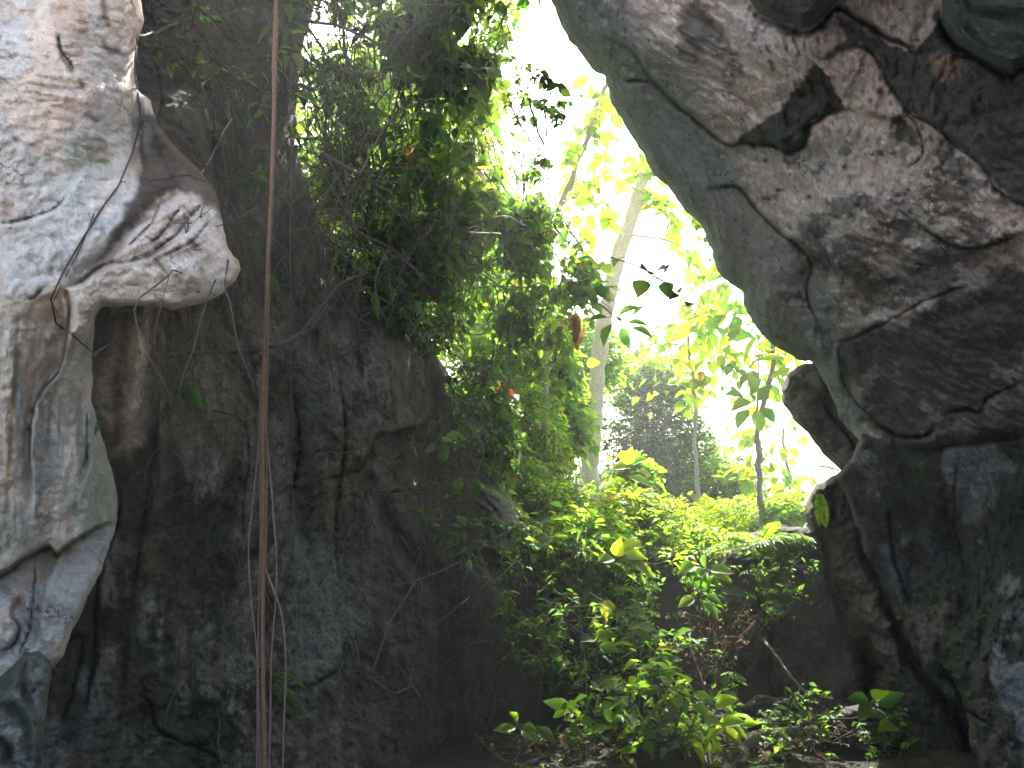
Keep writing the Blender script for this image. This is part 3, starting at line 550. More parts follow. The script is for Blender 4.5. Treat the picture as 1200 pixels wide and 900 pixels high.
# --- back face of the pit under the slope plants
rock('rock_step', [(540, 640), (600, 636), (680, 642), (740, 650), (780, 646), (800, 656), (850, 652), (900, 680), (900, 1150), (540, 1150)],
     [(560, 650, 10.2), (700, 650, 10.3), (850, 660, 10.3), (620, 800, 9.3), (750, 780, 9.5), (850, 820, 9.4), (600, 1100, 7.9), (880, 1100, 8.0), (740, 900, 8.9)],
     tint_dark(81, (.045, .04, .033), (.07, .062, .05)), 'low dark rock step beneath the sunlit undergrowth, centre bottom', 'rock',
     feats=[('groove', [(700, 660), (690, 760), (710, 860)], 14, .4), ('bulge', (640, 740), (30, 80), .3), ('bulge', (790, 730), (40, 50), .4), ('groove', [(800, 700), (840, 780)], 12, .3)], rough=(.3, .16, .06), edge=(20, .4), thick=1.5, seed=22, jag=8)
# fallen stones on the cave floor
def stone(px, py, d, rx, ry, col, label, seed, cat='stone', group=None):
    th = np.linspace(0, 2*np.pi, 14, endpoint=False); rr = 1+.22*np.array([math.sin(3*t+seed)+.6*math.sin(5*t+2*seed) for t in th])*.5
    poly = [(px+rx*r_*math.cos(t), py+ry*r_*math.sin(t)) for t, r_ in zip(th, rr)]
    return rock('stone', poly, [(px, py, d-.12), (px-rx, py, d), (px+rx, py, d), (px, py-ry, d+.05), (px, py+ry, d)], tint_dark(seed, col, tuple(x*1.3 for x in col), tuple(x*.8 for x in col)), label, cat,
                rough=(.07, .05, .03), freq=3, edge=(min(rx, ry)*.5, .16), thick=.35, seed=seed, jag=7, step=1.6, group=group)
stone(888, 896, 6.7, 42, 15, (.30, .24, .17), 'flat tan stone catching light at the bottom edge, below the fallen log', 91)
stone(928, 886, 6.8, 17, 10, (.42, .42, .45), 'small whitish stone beside the flat tan stone', 94)
stone(900, 830, 7.6, 34, 14, (.07, .062, .05), 'low dark brown rock hidden behind the fallen log', 97)
stone(1000, 850, 6.7, 46, 22, (.05, .046, .04), 'dark rounded rock under the ground plants, right of the log', 99)
stone(806, 655, 10.0, 20, 10, (.14, .11, .08), 'brown earthy stone on the sunlit lip under the ferns', 105)

# --- unseen side and rear rock, added outside the frame to darken walls and floor
def slab(name, nx, ny, fn, tk, kind='structure'):
    U, V = np.meshgrid(np.linspace(0, 1, nx), np.linspace(0, 1, ny)); P = fn(U.ravel(), V.ravel()); mb = MB()
    P = P+.25*np.stack([fbm(P*.8, 3, 5), fbm(P*.8, 3, 6), fbm(P*.8, 3, 7)], 1)
    idx = np.arange(nx*ny).reshape(ny, nx); F = np.stack([idx[:-1, :-1], idx[:-1, 1:], idx[1:, 1:], idx[1:, :-1]], -1).reshape(-1, 4)
    Q = P+np.array(tk); ring = np.concatenate([idx[0], idx[1:, -1], idx[-1, -2::-1], idx[-2:0:-1, 0]]); rn = np.roll(ring, -1); S_ = np.stack([ring, rn, rn+nx*ny, ring+nx*ny], 1)
    mb.add(np.concatenate([P, Q]), np.concatenate([F, F[:, ::-1]+nx*ny, S_]), np.array([.2, .18, .17])); return tag(mb.build(name, M_ROCK), kind=kind)
slab('unseen_side_blocker', 50, 40, lambda u, v: np.stack([4.7+.6*np.sin(u*3), -2+7.2*u, -.6+3.8*v], 1), (.9, 0, 0))
slab('unseen_rear_blocker', 60, 20, lambda u, v: np.stack([-5+11*u, -2.6+.5*v, -.6+(1.8+1.5*u)*v+.3*np.sin(u*9)*v], 1), (0, -.9, 0))

# ------------------------------------------------------------------ the ground, one sheet to the horizon
def ground_z(x, y):
    x = np.asarray(x, float); y = np.asarray(y, float)
    lip = sstep(8.7, 11.0, y+.25*np.sin(x*1.3)); z = 1.45*lip
    P = np.stack([x, y, 0*x], -1)
    z = z+.10*fbm(P*.9, 4, 61)+.035*fbm(P*4, 3, 62)
    mound = 2.6*np.exp(-(((x-3.2)/4.0)**2+((y-26)/7)**2))+1.5*sstep(1.5, -6, x)*sstep(11, 18, y)
    z = z+mound*1.0+.25*sstep(10, 16, y)
    z = z+sstep(60, 400, y)*6*fbm(P*.01, 3, 63)-sstep(30, 120, np.hypot(x, y))*1.0
    return z
def axis(lo, hi, fine0, fine1, s):
    g = list(np.arange(fine0, fine1, s)); x = fine1; st = s
    while x < hi: g.append(x); st *= 1.22; x += st
    g.append(hi); x = fine0; st = s
    while x > lo: st *= 1.22; x -= st; g.insert(0, max(x, lo))
    return np.array(sorted(set(g)))
gx = axis(-900, 900, -4, 6, .07); gy = axis(-900, 900, 2, 14, .07); GX, GY = np.meshgrid(gx, gy)
V = np.stack([GX.ravel(), GY.ravel(), ground_z(GX.ravel(), GY.ravel())], 1); idx = np.arange(len(V)).reshape(GX.shape)
F = np.stack([idx[:-1, :-1], idx[:-1, 1:], idx[1:, 1:], idx[1:, :-1]], -1).reshape(-1, 4)
Cg = np.tile([.022, .018, .014], (len(V), 1)); Cg = mixc(Cg, (.03, .045, .018), sstep(10, 14, V[:, 1])); Cg = mixc(Cg, (.032, .026, .02), sstep(.1, .4, fbm(V*1.5, 4, 66))*sstep(14, 10, V[:, 1])*.7)
Cg = mixc(Cg, (.62, .61, .61), sstep(-3, -4.5, V[:, 1])*sstep(120, 40, -V[:, 1]))  # pale unseen ground behind the camera, added to bounce light inside
mb = MB(); mb.add(V, F, Cg); tag(mb.build('ground', M_SOIL), kind='structure')
#PART3
# ================================================================== VEGETATION TOOLS
def unit(v): return v/np.maximum(np.linalg.norm(v, axis=-1, keepdims=True), 1e-9)
def rnd(n): return unit(RNG.normal(size=(n, 3)))
TPL = {}
def _tpl(name, rows):
    """rows: (along, half width, lift of the edge)  -> midrib + both edges"""
    V = [(0, 0, 0)]; F3 = []; F4 = []
    for a, w, l in rows: V += [(a, -w, l), (a, 0, 0), (a, w, l)]
    V.append((1, 0, 0)); n = len(rows)
    F3 += [(0, 1, 2), (0, 2, 3)]
    for i in range(n-1):
        p = 1+3*i; F4 += [(p, p+3, p+4, p+1), (p+1, p+4, p+5, p+2)]
    p = 1+3*(n-1); e = len(V)-1; F3 += [(p, e, p+1), (p+1, e, p+2)]
    TPL[name] = (np.array(V, float), np.array(F3), np.array(F4) if F4 else None)
_tpl('ovate', [(.14, .30, .05), (.36, .5, .10), (.62, .40, .08), (.84, .17, .03)])
_tpl('heart', [(-.10, .22, .03), (.08, .50, .08), (.38, .52, .10), (.68, .30, .06), (.88, .10, .02)])
_tpl('lance', [(.25, .42, .06), (.6, .42, .06)])
_tpl('small', [(.42, .5, .08)])
def leaves(mb, P, D, Nn, S, W, C, kind='ovate', curl=.18, mat=0):
    V0, F3, F4 = TPL[kind]; n = len(P)
    if n == 0: return
    D = unit(D); X = unit(np.cross(D, Nn)); Nn = np.cross(X, D)
    S = np.broadcast_to(S, (n,)); W = np.broadcast_to(W, (n,))
    cu = curl*(1+RNG.normal(size=n)*.5); tw = RNG.normal(size=n)*.12
    a = V0[:, 0][None]; w = V0[:, 1][None]*W[:, None]; l = V0[:, 2][None]*1.6-cu[:, None]*a*a+tw[:, None]*a*V0[:, 1][None]
    P3 = P[:, None]+S[:, None, None]*(a[..., None]*D[:, None]+w[..., None]*X[:, None]+l[..., None]*Nn[:, None])
    nv = len(V0); off = np.arange(n)*nv; C = np.asarray(C, float)
    if C.ndim == 1: C = np.tile(C, (n, 1))
    CC = np.repeat(C, nv, 0)
    mb.v.append(P3.reshape(-1, 3)); mb.c.append(CC)
    for Fx in (F3, F4):
        if Fx is None: continue
        G = (Fx[None]+off[:, None, None]).reshape(-1, Fx.shape[1])+mb.off
        mb.l.append(G.ravel()); mb.n.append(np.full(len(G), Fx.shape[1])); mb.m.append(np.full(len(G), mat)); mb.sm.append(np.full(len(G), True))
    mb.off += n*nv
def tube(mb, pts, r0, r1=None, col=(.1, .08, .05), sides=6, mat=0, sm=4, wob=0):
    P = np.array(pts, float)
    if sm and len(P) > 2:
        out = []
        for i in range(len(P)-1):
            p0, p1, p2, p3 = P[max(i-1, 0)], P[i], P[i+1], P[min(i+2, len(P)-1)]
            for j in range(sm):
                t = j/sm; out.append(.5*((2*p1)+(-p0+p2)*t+(2*p0-5*p1+4*p2-p3)*t*t+(-p0+3*p1-3*p2+p3)*t**3))
        out.append(P[-1]); P = np.array(out)
    n = len(P); r1 = r0 if r1 is None else r1
    if wob: P = P+wob*np.stack([fbm(P*3.1, 3, 91), fbm(P*3.1, 3, 92), fbm(P*3.1, 3, 93)], 1)
    T = unit(np.gradient(P, axis=0)); ref = np.array([.3, .9, .2]); ref = np.where((np.abs(T@unit(ref)) > .95)[:, None], np.array([1., 0, 0]), ref)
    A_ = unit(np.cross(T, ref)); B_ = np.cross(T, A_)
    rr = np.linspace(r0, r1, n)*(1+.16*vnoise(P*9, 5)+.10*vnoise(P*31, 6)); th = np.linspace(0, 2*np.pi, sides, endpoint=False)
    V = P[:, None]+rr[:, None, None]*(np.cos(th)[None, :, None]*A_[:, None]+np.sin(th)[None, :, None]*B_[:, None])
    i = np.arange(n-1)[:, None]*sides; j = np.arange(sides)[None]; k = (j+1) % sides
    F = np.stack([i+j, i+k, i+sides+k, i+sides+j], -1).reshape(-1, 4)
    mb.add(V.reshape(-1, 3), F, np.array(col), mat)
def ppx(pts): return np.array([A(*p) for p in pts])
def pick(pal, n, jit=.22):
    pal = np.array(pal, float); C = pal[RNG.integers(0, len(pal), n)]
    return np.clip(C*np.exp(RNG.normal(size=(n, 1))*jit)*np.exp(RNG.normal(size=(n, 3))*.06), .003, .9)
DEEP = [(.024, .052, .026), (.032, .07, .034), (.02, .042, .022), (.04, .078, .03)]  # leaf greens darkened for shade, with the bluish veil mixed in
MIDG = [(.05, .11, .035), (.07, .14, .035), (.042, .095, .032), (.09, .16, .04)]
LIME = [(.11, .20, .022), (.14, .23, .028), (.08, .17, .022), (.17, .24, .03), (.09, .19, .03)]
YELL = [(.17, .24, .03), (.22, .27, .03), (.13, .22, .03)]
RUST = [(.25, .10, .03), (.30, .16, .05), (.18, .08, .03)]
def sprigs(mbs, mbl, B, D, Ln, k, leaf, aspect, pal, kind='ovate', droop=.35, smat=0, lmat=0, sr=.0035, hang=.25, scol=(.06, .07, .03), curl=.18, jit=.22, flat=1.0):
    n = len(B); D = unit(D); Ln = np.broadcast_to(Ln, (n,)); up = np.array([0, 0, 1.])
    dn = np.zeros((n, 3)); dn[:, 2] = -1
    bend = rnd(n)*.18
    t = (np.arange(k)+.7)/k; t = t[None]+RNG.uniform(-.3, .3, (n, k))/k
    def pos(t): return B[:, None]+Ln[:, None, None]*(D[:, None]*t[..., None]+(dn*droop+bend)[:, None]*(t*t)[..., None])
    P = pos(t); Tn = unit(D[:, None]+2*(dn*droop+bend)[:, None]*t[..., None])
    S = unit(np.cross(Tn, up)+.001); S = unit(S*flat+.35*np.cross(S, Tn)*RNG.normal(size=(n, 1, 1)))
    sg = np.where((np.arange(k)[None]+RNG.integers(0, 2, (n, 1))) % 2 == 0, 1., -1.)[..., None]
    LD = unit(Tn*.55+S*sg*.95+RNG.normal(size=(n, k, 3))*.22-hang*up)
    Nn = unit(up*.9+RNG.normal(size=(n, k, 3))*.42)
    sz = leaf*(np.sin(np.clip(t, 0, 1)*2.4+.5)*.35+.7)*np.exp(RNG.normal(size=(n, k))*.33)
    cc = np.repeat(pick(pal, n, jit), k, 0)*np.exp(RNG.normal(size=(n*k, 1))*.12)
    dead = RNG.random(n*k) < .012; cc[dead] = pick([(.12, .08, .035), (.20, .18, .04), (.10, .055, .03)], int(dead.sum()))
    leaves(mbl, P.reshape(-1, 3), LD.reshape(-1, 3), Nn.reshape(-1, 3), sz.ravel(), aspect, np.clip(cc, 0, .9), kind, curl, lmat)
    if sr > 0:
        m = 4; ts = np.tile(np.linspace(0, 1, m), (n, 1)); Q = pos(ts); T = unit(D); a = unit(np.cross(T, rnd(n))); b = np.cross(T, a)
        th = np.array([0, 2.1, 4.2]); rr = sr*np.linspace(1, .4, m)
        V = Q[:, :, None]+rr[None, :, None, None]*(np.cos(th)[None, None, :, None]*a[:, None, None]+np.sin(th)[None, None, :, None]*b[:, None, None])
        base = (np.arange(n)*m*3)[:, None, None]; i = (np.arange(m-1)*3)[None, :, None]; j = np.arange(3)[None, None]; q = (j+1) % 3
        Fx = np.stack(np.broadcast_arrays(base+i+j, base+i+q, base+i+3+q, base+i+3+j), -1).reshape(-1, 4)
        mbs.add(V.reshape(-1, 3), Fx, np.array(scol), smat)
def sample_poly(poly, n, clump=0, thr=-.1, seed=0):
    poly = np.array(poly, float); lo = poly.min(0); hi = poly.max(0); out = []
    tot = 0
    while tot < n:
        X = lo+(hi-lo)*RNG.random((n*2, 2)); X = X[inside(X, poly)]
        if clump: X = X[n2(X, clump, clump, seed, 3)+RNG.normal(size=len(X))*.06 > thr]
        out.append(X); tot += len(X)
        if len(out) > 60: break
    return np.concatenate(out)[:n]
def mass(name, poly, d0, d1, n, k, leaf, aspect, pal, label, cat, kind='ovate', clump=40, thr=-.08, seed=0, ln=.35, out=(0, -.4, .15), droop=.35, stuff=False, stems=0, stemcol=(.05, .04, .03), mat=None, group=None, **kw):
    X = sample_poly(poly, n, clump, thr, seed); n = len(X)
    d = d0+(d1-d0)*RNG.random(n)
    B = at(X[:, 0], X[:, 1], d)
    D = unit(rnd(n)+np.array(out)); L_ = ln*np.exp(RNG.normal(size=n)*.3)
    mbs, mbl = MB(), MB()
    if stuff: mbs = mbl
    sprigs(mbs, mbl, B-D*L_[:, None]*.5, D, L_, k, leaf, aspect, pal, kind, droop, smat=1 if stuff else 0, **kw)
    for i in range(stems):
        j, q = RNG.integers(0, n, 2); a, b = B[j], B[q]
        if np.linalg.norm(a-b) > 2.5: b = a+(b-a)/np.linalg.norm(b-a)*1.6
        m_ = (a+b)/2+rnd(1)[0]*.25; m_[2] -= .15
        tube(mbs, [a, m_, b], RNG.uniform(.004, .011), .003, stemcol, 4, 1 if stuff else 0, 5, .1)
    if stuff: return tag(mbl.build(name, [mat or M_LEAF, M_BARK]), label, cat, kind='stuff')
    t = thing(name, label, cat, tuple(B.mean(0)), group)
    mbs.build('stems', M_BARK, t); mbl.build('leaves', mat or M_LEAF, t); return t
def bush(name, px, py, d, rx, rz, n, k, leaf, aspect, pal, label, cat, kind='ovate', ln=.35, ry=None, group=None, ground=True, hang=.25, nst=7, **kw):
    """leafy bush: stems rise from its foot, sprigs fill an uneven ellipsoid around the centre"""
    c0 = A(px, py, d); ry = ry or rx
    U = rnd(n)*(RNG.random((n, 1))**.4); lump = 1+.35*fbm(U*1.9+px, 3, int(px))
    B = c0+U*np.array([rx, ry, rz])*lump[:, None]
    D = unit(U*np.array([1, 1, 1])*.9+rnd(n)*.7+np.array([0, -.1, .35])); L_ = ln*np.exp(RNG.normal(size=n)*.3)
    foot = np.array([c0[0], c0[1], c0[2]-rz*.95]); g = float(ground_z(c0[0], c0[1]))
    if ground: foot[2] = g
    t = thing(name, label, cat, tuple(foot), group); mbs, mbl = MB(), MB()
    for i in range(nst):
        e = B[RNG.integers(0, n)]; s = foot+np.array([RNG.normal()*.06, RNG.normal()*.06, -.03]); m_ = (s+e)/2+np.array([(e-s)[0]*-.15, 0, .1])
        tube(mbs, [s, m_, e], .010, .003, (.08, .065, .04), 5, 0, 5, .06)
    sprigs(mbs, mbl, B-D*L_[:, None]*.4, D, L_, k, leaf, aspect, pal, kind, hang=hang, **kw)
    mbs.build('stems', M_BARK, t); mbl.build('leaves', M_LEAF, t); return t
def frond(mbl, mbs, base, d, L_, w, pal, n=22, droop=.5, sz=1.0):
    d = unit(np.array(d, float)); dn = np.array([0, 0, -1.]); t = np.linspace(.12, 1, n)
    P = base+L_*(d[None]*t[:, None]+dn*droop*(t*t)[:, None]); T = unit(d[None]+2*droop*dn*t[:, None])
    S = unit(np.cross(T, np.array([0, 0, 1.]))); Nn = np.cross(S, T); wd = w*np.sin(np.clip(t*2.6+.45, 0, math.pi))
    for sg in (1, -1):
        D = unit(S*sg+T*.35-np.array([0, 0, .12])+RNG.normal(size=(n, 3))*.05)
        leaves(mbl, P, D, Nn+RNG.normal(size=(n, 3))*.08, wd, np.full(n, L_/n*.85)/np.maximum(wd, .01)*1.1, pick(pal, n, .1), 'lance', .12)
    tt = np.linspace(0, 1, 8)
    tube(mbs, base+L_*(d[None]*tt[:, None]+dn*droop*(tt*tt)[:, None]), .005, .0015, (.09, .10, .04), 4, 0, 0)
def fern(px, py, d, fr, label, pal=LIME, group=None, w=.13):
    """fr: list of (dx,dy,dz, length, droop)"""
    b = A(px, py, d); t = thing('fern', label, 'fern', tuple(b), group)
    for f in fr:
        ml, ms = MB(), MB(); frond(ml, ms, b, f[:3], f[3], w*(f[3]/.7), pal, droop=f[4] if len(f) > 4 else .35)
        # one frond = one part with its rib
        fo = ml.build('frond', M_LEAF, t); st = ms.build('rib', M_BARK, t); st.parent = fo
    return t
from mathutils.bvhtree import BVHTree
_bv = [BVHTree.FromPolygons([v.co[:] for v in o.data.vertices], [p.vertices[:] for p in o.data.polygons]) for o in (cliff, flow)]
_cam = Vector(CAM)
def surf(px, py):
    """depth of the cliff or flowstone surface at a spot, or None"""
    q = Vector(A(px, py, 1.0))-_cam; best = None
    for b in _bv:
        h = b.ray_cast(_cam, q.normalized(), 30)
        if h[0] is not None:
            d = (h[0]-_cam).length/q.length; best = d if best is None else min(best, d)
    return best
def cling(pts, r):
    """roots and stems lie on the rock where they would otherwise run inside it or hover close to it"""
    P = np.array(pts, float); out = []
    for i in range(len(P)-1):
        for j in range(4): out.append(P[i]+(P[i+1]-P[i])*j/4)
    out.append(P[-1]); res = []
    for p in out:
        h = surf(p[0], p[1])
        if h is not None and (p[2] > h-.03 or h-p[2] < .45) and p[2]-h < .9: p = (p[0], p[1], h-r-.006)
        res.append(tuple(p))
    return res
def vine(pts, r, label, cat='vine', col=(.12, .085, .055), lv=None, name='hanging_vine', wob=.04, group=None, r1=None, mat=None, side=()):
    if name != 'aerial_root': pts = cling(pts, r); side = [cling(q, r*.6) for q in side]
    P = ppx(pts); t = thing(name, label, cat, tuple(P[0]), group) if lv or side else None; mbs = MB()
    tube(mbs, P, r, r1 or r*.7, col, 6, 0, 8 if name == 'aerial_root' else 3, wob*.5)
    if t is None:
        o = mbs.build(name, mat or M_ROOT); return tag(o, label, cat, group)
    mbs.build('stem', mat or M_ROOT, t)
    for s in side:
        m2_ = MB(); tube(m2_, ppx(s), r*.6, r*.3, col, 5, 0, 6, wob); m2_.build('branch', mat or M_ROOT, t)
    if lv:
        n, leaf, asp, pal, kind = lv[:5]; rng = lv[5] if len(lv) > 5 else (0, 1)
        u = RNG.uniform(rng[0], rng[1], n)*(len(P)-1); i = np.clip(u.astype(int), 0, len(P)-2); f = (u-i)[:, None]; Q = P[i]*(1-f)+P[i+1]*f
        ml = MB(); ms = ml; D = unit(rnd(n)*np.array([1, .7, .5])+np.array([0, -.2, -.25]))
        sprigs(ms, ml, Q, D, leaf*1.3, 3, leaf, asp, pal, kind, .4, sr=.002, hang=.5, smat=1); ml.build('leaves', [M_LEAF, M_BARK], t)
    return t
def spot_leaves(mbs, mbl, items, leaf, asp, pal, kind='ovate', root=None):
    """single big leaves: items (px,py,d, tip dx, tip dy px, size factor)"""
    for it in items:
        px, py, d, dx, dy = it[:5]; s = it[5] if len(it) > 5 else 1
        a = A(px, py, d); b = A(px+dx, py+dy, d-.05-.1*RNG.random()); D = unit(b-a)
        L_ = np.linalg.norm(b-a) if leaf is None else leaf*s
        Nn = unit(np.array([RNG.normal()*.25, -.75+RNG.normal()*.2, .7]))
        leaves(mbl, a[None], D[None], Nn[None], L_, asp, pick(pal, 1, .1), kind, .10)
        if root is not None: tube(mbs, [root, (root+a)/2+np.array([0, 0, .02]), a], .004, .0025, (.08, .10, .035), 4, 0, 3)
def big_plant(px, py, d, items, label, pal=LIME, kind='ovate', asp=.62, name='broadleaf_plant', cat='plant', foot=None, group=None):
    h = surf(px, py)
    if h is not None and d > h-.1 and d < h+1.5:
        dd = d-(h-.07); d -= dd; items = [(*it[:2], it[2]-dd, *it[3:]) for it in items]; foot = (foot[0], foot[1], foot[2]-dd) if foot else None
    c0 = A(px, py, d); ft = A(*foot) if foot else c0-np.array([0, 0, .5]); t = thing(name, label, cat, tuple(ft), group); ms, ml = MB(), MB()
    tube(ms, [ft, (ft+c0)/2+np.array([.03, 0, 0]), c0], .008, .005, (.08, .09, .04), 5, 0, 5, .03)
    spot_leaves(ms, ml, items, None, asp, pal, kind, c0); ms.build('stem', M_BARK, t); ml.build('leaves', M_LEAF, t); return t
def tree(trunk, r0, r1, label, branches=(), crown=(), bark=(.22, .19, .15), leaf=.18, asp=.8, pal=LIME, kind='heart', lsz=3, name='tree', cat='tree', group=None, hang=.5, rpow=1, wob=.08, ln=.5, k=5):
    P = ppx(trunk); g = P[0].copy(); g[2] = min(g[2], float(ground_z(g[0], g[1])))-.05; P = np.vstack([g, P]) if P[0][2]-g[2] > .1 else P
    t = thing(name, label, cat, tuple(P[0]), group); mb = MB(); tube(mb, P, r0, r1, bark, 12, 0, 8, wob); mb.build('trunk', M_BARK, t)
    for br in branches:
        m2_ = MB(); q = ppx(br[0]); tube(m2_, q, br[1], br[1]*.35, bark, 7, 0, 6, wob*.6); m2_.build('branch', M_BARK, t)
    if crown:
        ml = MB(); ms = ml
        for cl in crown:
            px, py, d, rx, rz, n = cl[:6]; c0 = A(px, py, d); U = rnd(n)*RNG.random((n, 1))**.45
            B = c0+U*np.array([rx, rx, rz]); D = unit(U+rnd(n)*.6+np.array([0, 0, -.05]))
            sprigs(ms, ml, B, D, ln*np.exp(RNG.normal(size=n)*.25), k, leaf, asp, cl[6] if len(cl) > 6 else pal, kind, .35, sr=.005, hang=hang, scol=(.09, .09, .05), smat=1)
        ml.build('crown', [M_LEAF, M_BARK], t)
    return t
#PART4
# ================================================================== PLANTS
# --- trees in the opening
tree([(690, 562, 13), (694, 510, 13), (699, 450, 13), (705, 400, 13), (713, 350, 13), (728, 290, 13.1), (742, 250, 13.2), (757, 195, 13.4), (775, 100, 13.6), (800, -60, 14)], .16, .085,
     'pale grey tree trunk leaning right with large yellow green leaves, centre of the opening',
     branches=[([(742, 276, 13.2), (772, 279, 13), (805, 290, 12.8), (838, 298, 12.6)], .022), ([(744, 272, 13.2), (770, 256, 13.1), (802, 243, 13)], .016), ([(728, 310, 13.1), (718, 290, 13), (730, 280, 12.9)], .012),
               ([(757, 195, 13.4), (720, 200, 13), (690, 195, 12.7)], .02), ([(760, 185, 13.4), (740, 150, 13.2), (735, 120, 13)], .018), ([(790, 0, 13.8), (700, -80, 13), (600, -160, 12)], .05), ([(705, 400, 13), (690, 370, 12.8), (672, 350, 12.6)], .018)],
     crown=[(715, 205, 13, .5, .4, 9), (770, 215, 13.2, .5, .3, 9), (735, 170, 13.2, .5, .4, 6), (705, 250, 12.8, .4, .3, 7), (690, 130, 12.8, .35, .4, 8), (800, 270, 12.8, .3, .25, 7), (760, 240, 13, .35, .3, 6),
            (640, -140, 12, 1.2, .8, 10), (500, -200, 11.5, 1.3, .8, 30), (760, -120, 13.5, 1.3, .8, 10), (860, 60, 14, .8, .8, 10)],  # the three clusters above the frame are unseen canopy added to dapple sun
     bark=(.64, .54, .38), wob=.02, leaf=.19, asp=.85, pal=YELL+LIME, kind='heart', ln=.45, k=4)
tree([(640, 300, 11.5), (655, 246, 11.5), (670, 210, 11.5), (684, 165, 11.5), (695, 135, 11.5), (708, 105, 11.5), (712, 80, 11.5), (700, -60, 11.5)], .05, .03,
     'thin bare pale stem leaning beside the rim of the overhang, left of the trunk', branches=[([(684, 165, 11.5), (700, 140, 11.4), (716, 118, 11.4)], .014), ([(676, 195, 11.5), (664, 180, 11.4), (652, 168, 11.3)], .012)],
     crown=[(705, 125, 11.4, .25, .3, 9), (665, 200, 11.4, .2, .25, 5), (690, 165, 11.3, .2, .2, 5)], bark=(.36, .31, .26), leaf=.17, pal=YELL, name='slender_tree', asp=.7, ln=.3, k=4)
tree([(822, 606, 16), (818, 560, 16), (813, 500, 16), (811, 440, 16), (808, 390, 16)], .05, .03, 'very thin pale sapling standing alone in front of the bushy mound',
     crown=[(800, 390, 16, .8, .3, 13), (770, 410, 16.2, .6, .25, 7), (812, 430, 16, .3, .3, 6), (835, 340, 16, .7, .6, 20), (800, 460, 16, .25, .2, 4)], bark=(.34, .30, .26), leaf=.21, pal=LIME+YELL, name='sapling', ln=.5, k=4)
tree([(891, 606, 14), (890, 560, 14), (890, 520, 14), (893, 480, 14), (902, 440, 14), (906, 400, 14), (908, 360, 14)], .06, .035, 'forked slim grey sapling with yellow green crown, just left of the jutting rock',
     branches=[([(890, 515, 14), (887, 480, 14), (889, 445, 14), (888, 400, 14)], .03), ([(893, 505, 14), (900, 492, 14), (905, 480, 13.9)], .012)],
     crown=[(870, 360, 14.2, .9, .5, 22), (900, 400, 14.2, .6, .35, 14), (850, 400, 14.3, .6, .4, 10), (880, 320, 14.4, .6, .4, 10), (915, 430, 14, .3, .3, 7), (865, 440, 14, .3, .2, 5)], bark=(.2, .18, .155), leaf=.2, pal=LIME+YELL, name='sapling', ln=.5, k=4)
big_plant(882, 470, 13, [(880, 470, 13, -24, 10), (884, 462, 13, -6, -26), (888, 470, 13, 18, -20), (878, 480, 13, -16, 22), (886, 480, 13, 4, 26), (872, 466, 13, -22, -6), (893, 478, 13, 16, 18)], 'dark green leaf cluster hanging against the sky beside the forked sapling', MIDG, foot=(892, 500, 13.9), name='leaf_cluster', cat='leaves')
tree([(930, 620, 17), (925, 560, 17), (915, 500, 17)], .04, .02, 'bright background sapling leafing out below the jutting rock',
     crown=[(895, 520, 17, .5, .6, 15), (875, 565, 17, .5, .5, 18), (925, 565, 17, .35, .3, 5), (860, 590, 17, .7, .4, 16), (905, 470, 17, .5, .4, 12)], leaf=.21, pal=YELL, name='sapling', ln=.5, k=4)
tree([(752, 640, 17.5), (756, 600, 17.5), (755, 540, 17.5)], .04, .03, 'short slim stem among the leaves at the foot of the bushy mound', bark=(.3, .27, .22), crown=[(752, 560, 17.5, .3, .2, 5)], leaf=.2, name='sapling')

# --- bushy mound and hillside behind the trunk
bush('bush', 765, 530, 19, 1.3, 2.1, 2300, 6, .095, .5, MIDG+DEEP, 'dark creeper-covered bush mound right behind the pale trunk', 'bush', ln=.4, ry=.8, jit=.3)
bush('bush', 805, 560, 18.6, 1.4, 1.2, 1500, 6, .085, .5, MIDG+LIME, 'mid green bush on the mound, between trunk and thin sapling', 'bush', ln=.4, ry=.8)
bush('bush', 765, 445, 20, 1.2, .7, 800, 6, .11, .5, LIME, 'bright bush crowning the dark mound behind the trunk', 'bush', ln=.4)
bush('bush', 845, 575, 18, 1.0, .85, 1200, 6, .08, .5, MIDG+LIME, 'green bush sloping down right of the thin sapling', 'bush', ln=.35)
bush('bush', 868, 610, 15, .8, .4, 500, 6, .10, .5, LIME+YELL, 'sunny low bush at the foot of the forked sapling', 'bush', ln=.3)
bush('bush', 920, 600, 14, .5, .3, 260, 6, .10, .5, LIME+YELL, 'bright low bush at the right end of the sunlit lip', 'bush', ln=.3)
bush('bush', 680, 420, 16, 1.0, .7, 450, 6, .13, .6, LIME, 'bright bush glowing behind the lower trunk, left side', 'bush', ln=.5)
bush('bush', 550, 340, 15, 1.6, 1.1, 750, 6, .15, .55, LIME+YELL, 'large glowing bush behind the vine curtain, level with its foot', 'bush', ln=.5)
bush('bush', 470, 160, 15, 2.0, 2.0, 1300, 6, .16, .55, LIME+YELL, 'large sunlit bush seen through gaps high in the vine curtain', 'bush', ln=.5)
bush('bush', 400, 250, 14, 1.3, 1.5, 900, 6, .13, .55, LIME, 'sunlit bush behind the left part of the vine curtain', 'bush', ln=.5)
